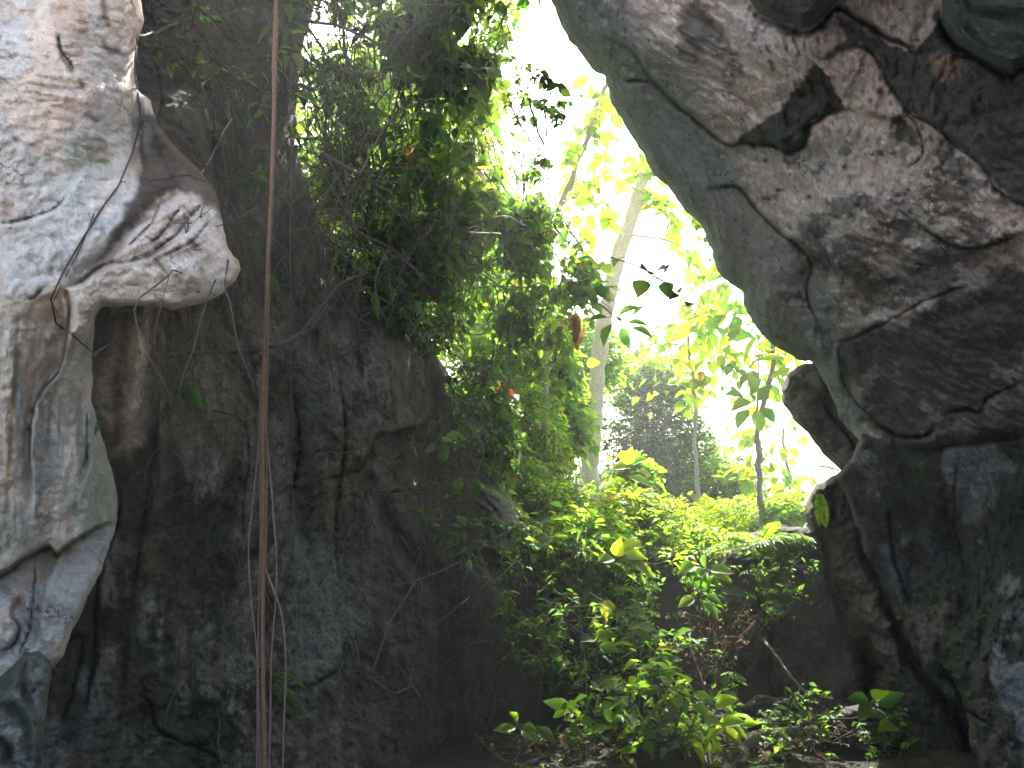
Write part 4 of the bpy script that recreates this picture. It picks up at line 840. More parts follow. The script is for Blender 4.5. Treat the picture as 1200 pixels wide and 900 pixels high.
# --- sunlit bank of bushes right of the cliff
bk = [(600, 400, 11.6, .75, .55, 420, 6, .1, .5, LIME+YELL, 'leafy bush on the bank just below the vine curtain'),
      (640, 440, 12.0, .42, .5, 200, 5, .13, .6, YELL+LIME, 'yellowish bush touching the left side of the trunk'),
      (600, 500, 11.0, .6, .6, 400, 6, .08, .5, LIME+YELL, 'fine-leaved bright bush in the middle of the bank'),
      (628, 530, 11.2, .42, .5, 340, 6, .075, .5, LIME+YELL, 'bright fine-leaved bush left of the trunk foot'),
      (565, 470, 10.4, .3, .65, 260, 6, .07, .4, MIDG, 'darker bush hanging at the cliff edge'),
      (635, 590, 10.6, .5, .3, 420, 6, .075, .5, LIME+YELL, 'low bright bush below the trunk foot, toward the cliff'),
      (735, 600, 10.8, .5, .28, 380, 6, .075, .5, YELL+LIME, 'yellow green bush at the foot of the pale trunk'),
      (770, 615, 10.8, .5, .28, 380, 6, .06, .5, YELL, 'lemon coloured fine bush on the lip, right of the trunk'),
      (820, 622, 11.4, .5, .25, 300, 6, .07, .4, YELL, 'pale yellow bush on the lip beneath the thin sapling')]
bk += [(662, 492, 12.3, .32, .6, 240, 5, .12, .6, YELL+LIME, 'yellow green bush filling the space just left of the pale trunk'),
      (585, 560, 9.9, .38, .45, 260, 5, .10, .5, LIME+MIDG, 'taller leafy bush where the cliff edge meets the sunlit bank'),
      (745, 572, 11.6, .22, .42, 130, 5, .12, .55, LIME+YELL, 'upright loose bush standing between the trunk and the mound'),
      (690, 640, 9.5, .45, .35, 190, 5, .12, .55, YELL+LIME, 'broad-leaved yellow bush tumbling over the lip'),
      (600, 640, 9.0, .35, .35, 170, 5, .11, .5, LIME+MIDG, 'leafy bush tumbling down beside the cliff foot')]
for b in bk: bush('bush', b[0], b[1], b[2], b[3]*1.15, b[4]*1.2, int(b[5]*1.9), b[6], b[7], b[8], b[9], b[10], 'bush', ln=.28, kind='ovate' if b[7] > .1 else 'small')

# --- curtain of vines over the cliff top
CUR = [(395, -260), (520, -260), (560, -60), (630, -40), (625, 20), (598, 60), (572, 90), (580, 150), (592, 205), (640, 255), (690, 300), (700, 340), (650, 385), (590, 395), (520, 380), (470, 350), (420, 330), (380, 290), (350, 230), (340, 120), (360, 20)]  # top part runs unseen above the frame, added to block stray sun
mass('curtain_foliage', CUR, 8.0, 9.6, 2000, 6, .098, .42, MIDG+LIME+MIDG, 'dense tangle of creeper leaves hanging from the cliff top', 'foliage', kind='small', clump=34, thr=.0, seed=3, ln=.32, stuff=True, stems=260, hang=.6)
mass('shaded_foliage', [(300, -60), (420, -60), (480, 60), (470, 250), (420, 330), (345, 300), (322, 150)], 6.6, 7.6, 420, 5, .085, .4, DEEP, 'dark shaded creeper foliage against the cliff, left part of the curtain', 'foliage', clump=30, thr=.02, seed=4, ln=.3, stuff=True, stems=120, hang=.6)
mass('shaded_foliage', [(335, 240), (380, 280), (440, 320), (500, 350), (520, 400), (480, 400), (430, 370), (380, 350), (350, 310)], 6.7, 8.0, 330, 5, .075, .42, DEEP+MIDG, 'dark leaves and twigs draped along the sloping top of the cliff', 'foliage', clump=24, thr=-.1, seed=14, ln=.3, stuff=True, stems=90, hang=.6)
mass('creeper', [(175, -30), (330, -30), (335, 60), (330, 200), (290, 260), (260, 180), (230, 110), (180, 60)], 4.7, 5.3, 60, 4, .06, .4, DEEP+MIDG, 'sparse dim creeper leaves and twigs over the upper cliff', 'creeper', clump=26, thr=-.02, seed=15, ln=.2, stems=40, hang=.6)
mass('creeper', [(480, -60), (640, -60), (622, 10), (590, 50), (560, 90), (500, 110), (440, 60), (440, -20)], 7.0, 7.8, 240, 5, .155, .6, MIDG+DEEP, 'broad-leaved creeper filling the top of the opening', 'creeper', clump=36, thr=-.02, seed=5, ln=.35, hang=.7, stems=30)
mass('creeper', [(500, 90), (575, 110), (590, 190), (600, 260), (560, 330), (500, 330), (470, 240), (480, 150)], 7.0, 8.0, 160, 5, .155, .55, MIDG, 'bluish green broad-leaved creeper in the middle of the curtain', 'creeper', clump=36, thr=0, seed=6, ln=.35, hang=.8, stems=24)
mass('creeper', [(590, 200), (660, 250), (700, 310), (690, 350), (630, 340), (580, 290), (560, 230)], 7.6, 8.6, 200, 5, .12, .6, MIDG, 'creeper sloping down to the right toward the trunk', 'creeper', clump=36, thr=0, seed=7, ln=.35, hang=.6, stems=24)
mass('creeper', [(585, 60), (630, 70), (660, 90), (655, 150), (640, 200), (620, 215), (600, 180), (590, 120)], 6.2, 6.9, 46, 4, .07, .75, MIDG+DEEP, 'dangling creeper with dark teal leaves silhouetted on the white sky', 'creeper', clump=26, thr=-.12, seed=8, ln=.22, hang=.7, stems=8)
mass('bamboo_sprays', [(455, 200), (545, 210), (570, 290), (560, 340), (500, 350), (440, 340)], 7.0, 7.6, 170, 7, .15, .14, MIDG, 'narrow-leaved drooping sprays at the foot of the curtain', 'foliage', kind='lance', clump=30, thr=0, seed=9, ln=.4, droop=.6, hang=.7, stems=20)
mass('creeper', [(545, 330), (670, 330), (685, 370), (660, 400), (620, 400), (560, 390)], 8.6, 9.4, 120, 5, .13, .6, MIDG, 'mid green creeper band crossing in front of the lower trunk', 'creeper', clump=30, thr=0, seed=10, ln=.35, hang=.5, stems=40)
mass('creeper', [(470, 350), (560, 380), (600, 470), (610, 550), (580, 570), (530, 500), (492, 420)], 7.9, 9.2, 420, 5, .09, .5, DEEP+MIDG, 'dark creeper trailing down the broken edge of the cliff', 'creeper', clump=26, thr=.02, seed=11, ln=.3, hang=.7, stems=30)

# --- undergrowth on the slope down into the cave
for i, (poly, d0, d1, n, k, lf, asp, pal, lab) in enumerate([
    ([(600, 560), (740, 570), (860, 620), (860, 655), (760, 650), (640, 650), (600, 620)], 9.6, 10.4, 420, 5, .075, .5, LIME+YELL, 'sunlit undergrowth along the lip below the trunk'),
    ([(585, 620), (700, 620), (720, 690), (690, 720), (620, 700), (590, 660)], 8.6, 9.4, 120, 5, .10, .42, LIME+MIDG, 'leafy plants spilling over the lip beside the cliff'),
    ([(700, 640), (800, 640), (860, 665), (860, 700), (800, 720), (700, 720)], 8.6, 9.3, 130, 5, .085, .45, LIME+MIDG, 'leafy plants spilling over the lip, left of the ferns'),
    ([(640, 700), (740, 700), (800, 740), (790, 800), (700, 810), (640, 760)], 7.7, 8.9, 130, 5, .085, .45, MIDG+LIME, 'scattered plants halfway down the dark slope'),
    ([(660, 790), (780, 770), (860, 830), (880, 900), (720, 930), (640, 880)], 6.2, 7.2, 170, 5, .11, .5, MIDG+LIME+DEEP, 'low plants crowding the bottom of the slope'),
    ([(590, 840), (690, 840), (700, 920), (560, 920)], 6.2, 7.0, 60, 5, .07, .5, DEEP+MIDG, 'small dark plants at the foot of the cliff'),
    ([(560, 600), (640, 620), (660, 700), (650, 800), (610, 780), (560, 690), (500, 640)], 7.4, 8.2, 130, 5, .07, .45, DEEP+MIDG, 'dim creepers over the shaded cliff foot left of the undergrowth'),
    ([(620, 690), (760, 700), (860, 760), (880, 860), (700, 870), (620, 800)], 7.3, 8.4, 170, 5, .09, .42, DEEP+MIDG, 'shaded green undergrowth filling the dark slope'),
    ([(860, 650), (960, 640), (960, 700), (890, 740), (850, 700)], 8.3, 8.8, 70, 5, .065, .4, DEEP+MIDG, 'dim leaves hanging over the shaded rock ledge'),
    ([(430, 470), (520, 480), (560, 560), (600, 640), (540, 650), (470, 600)], 6.3, 7.4, 70, 4, .08, .45, DEEP, 'sparse dark creeper on the recess beside the cliff plate'),
    ([(900, 810), (1020, 800), (1070, 850), (1100, 900), (890, 900)], 5.9, 7.0, 130, 5, .055, .6, DEEP+MIDG, 'small round-leaved ground plants below the right wall')]):
    mass('undergrowth', poly, d0, d1, n, k, lf, asp, pal, lab, 'undergrowth', clump=26, thr=-.02+.02*(i > 1), seed=20+i, ln=.2+.08*(i < 4), stems=10, out=(0, -.3, .4), hang=.15)
# dry twigs and withered leaves in the shade
mass('dry_brush', [(800, 710), (880, 700), (890, 740), (860, 790), (800, 800), (790, 750)], 8.1, 8.9, 60, 4, .05, .4, [(.22, .15, .09), (.3, .22, .15), (.16, .10, .06)], 'tangle of dry brown twigs on the dark slope below the ferns', 'dry brush', clump=0, seed=31, ln=.22, stems=12, stemcol=(.16, .11, .07), mat=M_DRY)
mass('leaf_litter', [(560, 860), (700, 850), (860, 860), (960, 830), (1060, 860), (1040, 900), (560, 900)], 6.4, 7.2, 420, 3, .05, .5, [(.10, .075, .05), (.16, .12, .09), (.07, .05, .035)], 'scattered brown leaf litter and twigs on the cave floor', 'leaf litter', clump=0, seed=32, ln=.12, stems=30, stemcol=(.14, .10, .07), mat=M_DRY, stuff=True)

# --- single broad-leaved plants that stand out
big_plant(520, 520, 7.3, [(516, 522, 7.3, -18, 10), (520, 514, 7.3, 28, -2), (518, 520, 7.2, 4, 22), (522, 512, 7.3, -4, -14), (545, 558, 7.2, 18, 26), (540, 560, 7.2, -6, 22)], 'broad-leaved seedling growing from the cliff edge above the large fern', MIDG, foot=(530, 560, 7.6))
big_plant(735, 545, 11, [(735, 545, 11, 6, -22), (735, 545, 11, 26, -8), (738, 560, 11, 26, 8), (738, 548, 11, -22, 2), (742, 570, 11, 14, 22), (735, 565, 11, -24, 4), (730, 575, 11, -16, 16), (745, 552, 11, 20, 4)], 'bright broad-leaved plant just right of the trunk foot', LIME, foot=(735, 610, 11))
big_plant(725, 648, 8.6, [(728, 645, 8.6, 22, -10), (728, 650, 8.6, 30, 3), (722, 652, 8.5, 6, -22), (735, 655, 8.5, 26, 16), (720, 655, 8.5, -20, 3), (745, 662, 8.5, 22, 14)], 'broad-leaved plant on the lip directly below the trunk', LIME+MIDG, foot=(725, 700, 8.8))
big_plant(830, 668, 8.4, [(828, 668, 8.4, -16, 14), (826, 666, 8.4, 2, -20), (832, 668, 8.4, 28, 2), (834, 672, 8.3, 24, 10), (830, 672, 8.3, 12, 18), (826, 674, 8.4, -8, 16), (815, 662, 8.4, -20, 8)], 'five-fingered leafy plant in front of the lip ferns', MIDG+LIME, foot=(826, 720, 8.6))
big_plant(822, 695, 8.3, [(820, 690, 8.3, -12, -22), (822, 692, 8.3, 14, -18), (826, 700, 8.3, 22, 8), (820, 702, 8.3, 12, 22), (814, 700, 8.3, -20, 12), (824, 706, 8.3, 20, 20)], 'dark star-shaped leafy plant below the five-fingered one', MIDG, foot=(822, 740, 8.5))
big_plant(706, 704, 7.9, [(700, 706, 7.9, 26, 10, ), (704, 708, 7.9, 8, 20)], 'drooping yellow leaf pair in the centre of the dark slope', [(.28, .30, .03)], asp=.5, foot=(665, 685, 8.1))
big_plant(745, 735, 7.6, [(742, 736, 7.6, 32, 4), (742, 740, 7.6, 24, 12), (750, 730, 7.6, -14, 8)], 'single bright leaf plant midway down the dark slope', LIME, foot=(752, 790, 7.7))
big_plant(700, 755, 7.3, [(696, 750, 7.3, -14, 0), (700, 752, 7.3, 26, -8), (702, 757, 7.3, 24, 6), (698, 750, 7.3, 10, -12)], 'small leafy plant left of the hanging thread, mid slope', LIME+MIDG, foot=(698, 800, 7.4))
big_plant(775, 765, 7.3, [(768, 762, 7.3, 22, -2), (770, 768, 7.3, 24, 2), (760, 783, 7.3, 10, -14), (778, 790, 7.2, 16, 12)], 'pair of narrow bright leaves below the mid-slope leaf', LIME, asp=.32, foot=(764, 810, 7.4))
big_plant(812, 815, 6.5, [(812, 812, 6.5, 26, 14), (838, 828, 6.4, 26, -10), (812, 826, 6.4, 22, 16), (806, 806, 6.5, -16, 6), (800, 818, 6.5, -18, 12), (806, 800, 6.5, -14, -14)], 'largest bright leaves on the bottom slope, above the log', LIME, foot=(808, 860, 6.6), asp=.55)
big_plant(848, 853, 6.2, [(846, 850, 6.2, 26, -6), (846, 855, 6.2, 26, 16), (842, 854, 6.2, -14, 14), (844, 848, 6.2, -18, -2), (870, 850, 6.2, 18, -2)], 'bright leaves hanging over the flat tan stone', LIME, foot=(846, 890, 6.3), asp=.55)
big_plant(716, 835, 6.4, [(712, 830, 6.4, 2, 16), (716, 832, 6.4, 14, -14), (718, 838, 6.4, 18, 4), (708, 832, 6.4, -12, 6)], 'round-leaved plant left of centre on the bottom slope', MIDG+LIME, foot=(714, 870, 6.5), asp=.8)
big_plant(608, 852, 6.2, [(604, 852, 6.2, -18, 6), (606, 848, 6.2, -8, -14), (612, 852, 6.2, 18, 4), (614, 856, 6.2, 20, 14), (630, 852, 6.2, 22, 20), (600, 856, 6.2, -20, -2)], 'little spreading plant with one lit leaf at the foot of the cliff', MIDG+LIME, foot=(606, 890, 6.3), asp=.5)
big_plant(1024, 826, 5.4, [(1020, 826, 5.4, -26, -8), (1030, 826, 5.4, 30, -14), (1026, 822, 5.4, 14, -16), (1022, 830, 5.4, -14, 10), (1050, 852, 5.4, -20, 2)], 'broad jagged-leaved plant in front of the lower right wall', MIDG, foot=(1042, 880, 5.5), asp=.6)
big_plant(662, 606, 9.4, [(650, 650, 9.4, -12, -6), (610, 645, 9.0, -14, 2), (625, 648, 9.0, 12, 8)], 'yellowing leaves at the cliff foot under the bank', [(.5, .38, .03), (.4, .36, .03)], foot=(640, 665, 9.2), asp=.5)
big_plant(760, 320, 6.6, [(768, 318, 6.6, 13, -5), (778, 322, 6.6, 8, -13), (780, 330, 6.6, 2, 18), (755, 328, 6.6, -8, 20), (796, 344, 6.6, 6, -10), (790, 342, 6.6, -5, 8), (762, 320, 6.6, -12, -6), (800, 352, 6.6, 6, 6)], 'twig with dark bluish leaves against the sky, right of the trunk', DEEP, asp=.8, foot=(715, 300, 6.9), name='leafy_twig', cat='twig')
big_plant(728, 375, 7.4, [(712, 372, 7.4, -26, 4), (725, 370, 7.4, 24, -12), (735, 378, 7.4, 26, 4), (738, 384, 7.4, 28, 12), (728, 384, 7.4, 10, 26), (716, 380, 7.4, -10, 26), (700, 350, 7.4, -22, -16), (712, 336, 7.4, 22, 6), (690, 350, 7.4, -24, 8), (742, 372, 7.4, 12, -16)], 'star-shaped cluster of glossy leaves crossing the middle of the trunk', MIDG, asp=.45, foot=(660, 330, 7.8), name='leaf_cluster', cat='leaves')
big_plant(218, 462, 4.45, [(218, 456, 4.45, 4, -22), (220, 458, 4.45, 14, 16), (218, 460, 4.45, 8, 20)], 'tiny green seedling alone on the dark cliff face', MIDG, foot=(212, 470, 4.6), name='seedling', cat='seedling', asp=.5)
big_plant(548, 628, 7.2, [(540, 620, 7.2, -12, -6), (548, 626, 7.2, -14, 8), (535, 605, 7.2, 12, 12), (565, 618, 7.2, -14, -8), (520, 640, 7.2, -14, 4), (515, 615, 7.2, -16, 2)], 'scattered dim leaves on a creeper clinging to the lower cliff', MIDG, foot=(560, 640, 7.6), name='cliff_creeper', cat='creeper', asp=.6)
big_plant(595, 456, 9.3, [(592, 452, 9.3, -10, 10), (594, 450, 9.3, 10, -4), (590, 458, 9.3, 14, 8), (588, 452, 9.3, -8, -6), (600, 462, 9.3, 8, 6)], 'rust red withered leaf cluster in the green bank', [(.15, .03, .012), (.12, .025, .01)], asp=.7, foot=(580, 430, 9.5), name='withered_leaves', cat='dead leaves')
big_plant(672, 372, 9.6, [(676, 366, 9.6, -10, 48), (672, 370, 9.6, 6, 40)], 'large brown withered leaf hanging left of the trunk', [(.05, .026, .022)], asp=.5, foot=(678, 350, 9.8), name='withered_leaf', cat='dead leaf')
# little fresh shoots at the cliff top
for (px, py, d, it, lab) in [
    (440, 338, 6.3, [(436, 338, 6.3, -22, 2), (440, 340, 6.3, 4, 36), (444, 338, 6.3, 18, 14), (440, 334, 6.3, 14, -22), (452, 330, 6.3, 8, 26), (460, 325, 6.3, 16, 10), (424, 318, 6.3, 6, 2)], 'slender-leaved shoot hanging where the curtain meets the cliff'),
    (275, 100, 5.4, [(270, 98, 5.4, -2, -22), (276, 98, 5.4, 18, -12), (276, 102, 5.4, 20, 6), (272, 106, 5.4, 14, 14)], 'slender-leaved shoot on the upper cliff, left of the long roots'),
    (232, 78, 5.2, [(230, 78, 5.2, -6, 12), (236, 76, 5.2, 8, -8), (242, 50, 5.3, -10, -6)], 'small leaf pair high on the cliff beside the pale flowstone'),
    (298, 280, 5.2, [(294, 278, 5.2, -10, -10), (298, 280, 5.2, 6, 18), (292, 284, 5.2, -8, 6), (300, 276, 5.2, 8, -14)], 'little leaf tuft behind the long roots at nose height'),
    (345, 60, 5.9, [(342, 40, 5.9, 22, -6), (340, 65, 5.9, -8, 18), (345, 62, 5.9, 10, 20), (345, 110, 6, 28, 10), (335, 6, 5.9, 6, 18)], 'larger leaves just right of the long roots near the top')]:
    big_plant(px, py, d, it, lab, MIDG, foot=(px-4, py-16, d+.25), asp=.26 if 'slender' in lab else .45, name='leafy_shoot', cat='shoot')

# --- ferns
fern(545, 562, 7.4, [(.9, -.2, -.25, .62, .35), (.7, -.4, -.1, .5, .4)], 'long bright fern frond arching right from the cliff edge', MIDG+LIME, w=.15)
fern(955, 640, 8.5, [(-.95, -.25, .05, 1.0, .12), (-.9, -.3, .18, .95, .22), (-.85, -.35, .32, .9, .32), (-.95, -.2, -.08, .85, .08), (-.7, -.4, .5, .75, .45), (-.8, .2, .35, .8, .4), (-.9, -.5, .1, .6, .3)], 'fan of fern fronds arching left over the sunlit lip', MIDG, w=.2)
fern(890, 640, 9.2, [(-.9, -.3, .3, .8, .4), (-.6, -.4, .6, .7, .5), (.2, -.4, .7, .6, .4), (-.95, -.2, .05, .7, .2), (.7, -.4, .4, .6, .5)], 'fern clump on top of the shaded ledge, left of the long fronds', MIDG+LIME, w=.17)
fern(850, 655, 10.6, [(-.3, -.2, .95, .9, .3), (.3, -.2, .9, .9, .3), (.8, -.1, .6, .8, .4), (-.8, -.1, .6, .8, .4)], 'upright yellow fern standing behind the lip', YELL, w=.16)
fern(960, 575, 8.5, [(-.2, -.4, -.6, .42, .1), (-.1, -.5, -.9, .45, 0)], 'small fern hanging straight down under the jutting rock', LIME, w=.12)
fern(985, 552, 8.5, [(-.9, -.2, .35, .36, .25), (-.9, -.1, .1, .3, .2)], 'small feathery fern at the tip below the jutting rock', MIDG, w=.12)
fern(650, 640, 9.0, [(.9, -.3, .1, .6, .4), (.8, -.5, .3, .5, .5), (-.7, -.5, .1, .5, .4)], 'narrow-fronded fern on the lip beside the cliff', LIME, w=.12)
fern(118, 490, 3.72, [(.1, -.5, -.5, .10, .3), (.4, -.4, .1, .08, .3), (0, -.5, .5, .07, .2)], 'tiny fern rooted in the edge of the pale flowstone', MIDG, w=.12)
fern(310, 790, 4.6, [(.5, -.3, .15, .34, .4), (.6, -.3, -.2, .36, .3), (.3, -.4, .3, .25, .5)], 'dim fern behind the lower end of the long roots', MIDG, w=.12)
fern(225, 768, 4.5, [(.2, -.3, -.5, .18, .2), (-.3, -.4, -.3, .12, .2)], 'small dim fern low on the dark cliff', DEEP, w=.10)
fern(318, 320, 5.2, [(.3, -.4, -.5, .22, .2), (.1, -.3, -.8, .20, .1)], 'fern tuft in the shade just right of the long roots', MIDG, w=.12)
fern(830, 390, 12.5, [(.05, -.1, -1, .55, 0), (-.1, -.1, -1, .45, 0), (.15, -.1, -1, .4, 0)], 'pale hanging fern-like tassel under the rim of the overhang', YELL, w=.10)
fern(572, 470, 9.4, [(.3, -.3, -.9, .5, .1), (.5, -.3, -.6, .5, .2)], 'shaded fern at the left end of the bank', MIDG, w=.14)
fern(825, 640, 12.5, [(0, -.2, 1, 1.0, .2), (.5, -.2, .8, 1.0, .3), (-.5, -.1, .8, .9, .3), (.8, 0, .5, .9, .3)], 'tall yellow green fern behind the lip, below the thin sapling', YELL, w=.16)

# --- long aerial roots in front of the cliff
RC = (.235, .135, .085); RP = (.26, .17, .16)
vine([(326, -60, 4.3), (322, 60, 4.25), (319, 200, 4.2), (313, 330, 4.2), (309, 450, 4.2), (308, 600, 4.15), (308, 750, 4.1), (311, 960, 4.0)], .0125, 'thickest long brown root hanging the full height of the picture', 'root', RC, name='aerial_root', wob=.01, r1=.012)
vine([(312, 380, 4.25), (305, 480, 4.22), (305, 620, 4.18), (302, 780, 4.1), (300, 960, 4.0)], .007, 'thin pinkish root running close along the left of the thickest root', 'root', RP, name='aerial_root', wob=.01)
vine([(309, 470, 4.2), (296, 590, 4.2), (291, 640, 4.15), (294, 700, 4.1), (302, 780, 4.08), (304, 960, 4.0)], .005, 'thin root bowing out to the left of the root bundle', 'root', RP, name='aerial_root', wob=.01)
vine([(310, 480, 4.2), (320, 600, 4.18), (324, 680, 4.15), (318, 780, 4.1), (314, 960, 4.0)], .0055, 'thin root bowing slightly right beside the thickest root', 'root', RP, name='aerial_root', wob=.01)
vine([(308, 660, 4.18), (320, 690, 4.12), (331, 725, 4.1), (335, 780, 4.08), (332, 860, 4.05), (330, 960, 4.0)], .0062, 'pink root branching off low and hanging to the right of the bundle', 'root', RP, name='aerial_root', wob=.008)
vine([(316, 300, 4.28), (313, 420, 4.24), (312, 600, 4.2), (306, 800, 4.12), (308, 960, 4.0)], .006, 'thin tan root wrapped close against the thickest root', 'root', (.3, .21, .12), name='aerial_root', wob=.012)
vine([(341, 60, 5.2), (340, 300, 5.1), (341, 500, 4.9), (346, 700, 4.8), (349, 850, 4.7), (346, 960, 4.6)], .0035, 'very thin vine on the cliff right of the root bundle', 'vine', (.13, .12, .10), wob=.02)
vine([(334, 420, 5.0), (336, 560, 4.9), (344, 640, 4.8), (356, 745, 4.7), (362, 805, 4.7)], .003, 'hair-thin vine slanting beside its twin on the cliff', 'vine', (.13, .11, .09), wob=.02)
# --- roots and twigs creeping on the cliff
DK = (.105, .088, .072); LT = (.13, .115, .095)
vine([(196, 415, 4.5), (225, 412, 4.5), (260, 412, 4.6), (295, 413, 4.75), (328, 405, 4.9), (352, 390, 5.1), (375, 360, 5.3), (395, 335, 5.5), (430, 320, 5.8)], .014, 'long horizontal root crossing the cliff behind the root bundle', 'root', DK, name='creeping_root', wob=.03, side=[[(328, 405, 4.9), (365, 385, 5.1), (380, 360, 5.3), (388, 320, 5.6), (400, 290, 6)]])
vine([(198, 410, 4.5), (222, 398, 4.5), (240, 380, 4.5), (258, 358, 4.6), (266, 335, 4.7)], .008, 'short root rising to the flowstone nose', 'root', DK, name='creeping_root', wob=.02)
vine([(195, 420, 4.45), (200, 445, 4.45), (208, 475, 4.45)], .004, 'pale rootlet dropping from the end of the horizontal root', 'root', LT, name='creeping_root', wob=.01)
vine([(342, 432, 5.1), (365, 428, 5.3), (395, 418, 5.6), (430, 405, 5.9)], .009, 'root crossing the cliff below the long horizontal one', 'root', DK, name='creeping_root', wob=.03)
vine([(340, 432, 5.05), (355, 434, 5.1), (366, 450, 5.2), (382, 457, 5.4), (400, 459, 5.5), (408, 475, 5.7), (422, 482, 5.8)], .006, 'pale bent twig on the cliff right of the bundle', 'root', LT, name='creeping_root', wob=.02)
vine([(165, 640, 4.3), (176, 600, 4.35), (186, 560, 4.4), (187, 480, 4.45), (188, 455, 4.45), (210, 458, 4.5), (235, 454, 4.5)], .005, 'dark vine climbing the cliff under the nose', 'vine', (.05, .045, .04), wob=.02)
vine([(160, 45, 3.7), (158, 85, 3.72), (162, 110, 3.7), (165, 142, 3.6), (155, 180, 3.5), (140, 215, 3.4), (120, 245, 3.3), (100, 275, 3.2), (75, 318, 3.15), (60, 350, 3.15), (66, 378, 3.2), (88, 395, 3.2), (108, 412, 3.35)], .0048, 'dark thin vine lying down the edge of the pale flowstone', 'vine', (.07, .055, .05), wob=.012, side=[[(165, 142, 3.6), (172, 142, 3.6), (174, 130, 3.65)], [(140, 213, 3.4), (148, 212, 3.4)], [(112, 250, 3.3), (95, 290, 3.18), (62, 355, 3.15), (70, 370, 3.2)]])
vine([(108, 418, 3.3), (118, 410, 3.35), (137, 397, 3.45)], .005, 'short dark twig poking from the edge of the flowstone', 'twig', (.06, .05, .045), name='twig', wob=.01)
vine([(250, 0, 5.2), (235, 15, 5.1), (210, 28, 4.9), (185, 38, 4.6), (162, 42, 4.0)], .009, 'arching root across the top of the cliff to the flowstone', 'root', DK, name='creeping_root', wob=.04, side=[[(300, 12, 5.8), (270, 15, 5.5), (240, 25, 5.2), (210, 30, 4.9)]])
vine([(170, 30, 4.9), (200, 65, 4.8), (232, 95, 4.9), (250, 130, 4.9), (260, 170, 5.0), (266, 230, 5.0), (262, 270, 5.0)], .009, 'thick dark vine looping down the upper cliff', 'vine', DK, wob=.05)
vine([(235, 205, 4.7), (250, 180, 4.7), (262, 155, 4.7), (273, 140, 4.8)], .006, 'pale broken twig leaning on the upper cliff', 'twig', (.3, .26, .2), name='twig', wob=.02)
vine([(240, 212, 4.6), (222, 205, 4.55), (205, 206, 4.5), (172, 212, 4.3)], .004, 'dark twig sticking left from the gap', 'twig', (.08, .06, .05), name='twig', wob=.01)
vine([(270, 250, 4.9), (272, 330, 4.9), (277, 410, 4.9)], .002, 'hair-thin root hanging beside the nose', 'root', (.16, .13, .1), name='rootlet', wob=.02)
vine([(362, 718, 5.4), (385, 668, 5.5), (400, 640, 5.7), (420, 600, 6.0), (435, 575, 6.2), (470, 570, 6.5)], .006, 'thin arching stem on the lower cliff', 'vine', LT, wob=.03)
vine([(436, 786, 5.5), (455, 730, 5.7), (475, 700, 5.8), (488, 680, 6.0), (520, 668, 6.3), (545, 655, 6.6), (570, 640, 7)], .006, 'pale twig slanting up across the lower cliff', 'twig', LT, name='twig', wob=.03, side=[[(488, 680, 6.0), (460, 686, 5.9), (432, 684, 5.8), (420, 686, 5.7)]])
vine([(515, 728, 6.8), (550, 700, 7), (575, 685, 7.2), (592, 670, 7.4), (604, 658, 7.6)], .009, 'dark stem running up beneath the bank', 'vine', DK, wob=.03)
vine([(430, 790, 5.7), (445, 802, 5.6), (462, 812, 5.6), (478, 805, 5.8), (484, 780, 6)], .005, 'curled rootlet loop low on the cliff', 'root', DK, name='rootlet', wob=.03)
vine([(258, 838, 4.4), (262, 820, 4.4), (278, 805, 4.4), (298, 795, 4.4)], .006, 'dark fern stalk arching toward the root bundle', 'twig', (.06, .05, .045), name='twig', wob=.01, side=[[(258, 838, 4.4), (268, 824, 4.4), (298, 804, 4.4)], [(256, 840, 4.4), (280, 832, 4.4), (298, 826, 4.4)]])
vine([(258, 838, 4.4), (256, 870, 4.35), (262, 900, 4.3), (263, 940, 4.3)], .005, 'pale rootlet trailing to the bottom edge left of the bundle', 'root', (.16, .14, .12), name='rootlet', wob=.02)
# thin tangled rootlets over the cliff, too many to count
mb = MB()
for i in range(420):
    px = [RNG.uniform(190, 420), RNG.uniform(390, 630), RNG.uniform(400, 600)][i % 3]; py = RNG.uniform(0, 820); d = (surf(px, py) or 6.5)-.02
    a = A(px, py, d); e = a+np.array([RNG.normal()*.18, RNG.normal()*.05-.03, -RNG.uniform(.1, .7)]) if RNG.random() < .6 else a+np.array([RNG.normal()*.35, -.1*RNG.random(), RNG.normal()*.2])
    m_ = (a+e)/2+np.array([RNG.normal()*.08, -.04, RNG.normal()*.06]); tube(mb, [a, m_, e], RNG.uniform(.002, .007), .0015, [DK, LT, (.2, .17, .13)][i % 3], 4, 0, 4, .05)
tag(mb.build('rootlets', M_ROOT), 'fine tangled rootlets clinging all over the dark cliff', 'rootlets', kind='stuff')
mb = MB()
for i in range(120):
    px = RNG.uniform(345, 420) if i % 3 else RNG.uniform(300, 480); py = RNG.uniform(180, 360); a = A(px, py, RNG.uniform(5.3, 6.4))
    e = a+np.array([RNG.normal()*.3, RNG.normal()*.15, -RNG.uniform(.1, .8)]); m_ = (a+e)/2+rnd(1)[0]*.12; tube(mb, [a, m_, e], RNG.uniform(.002, .008), .0015, [DK, LT][i % 2], 4, 0, 4, .08)
tag(mb.build('tangled_stems', M_ROOT), 'tangle of thin dry stems hanging at the left edge of the curtain', 'stems', kind='stuff')
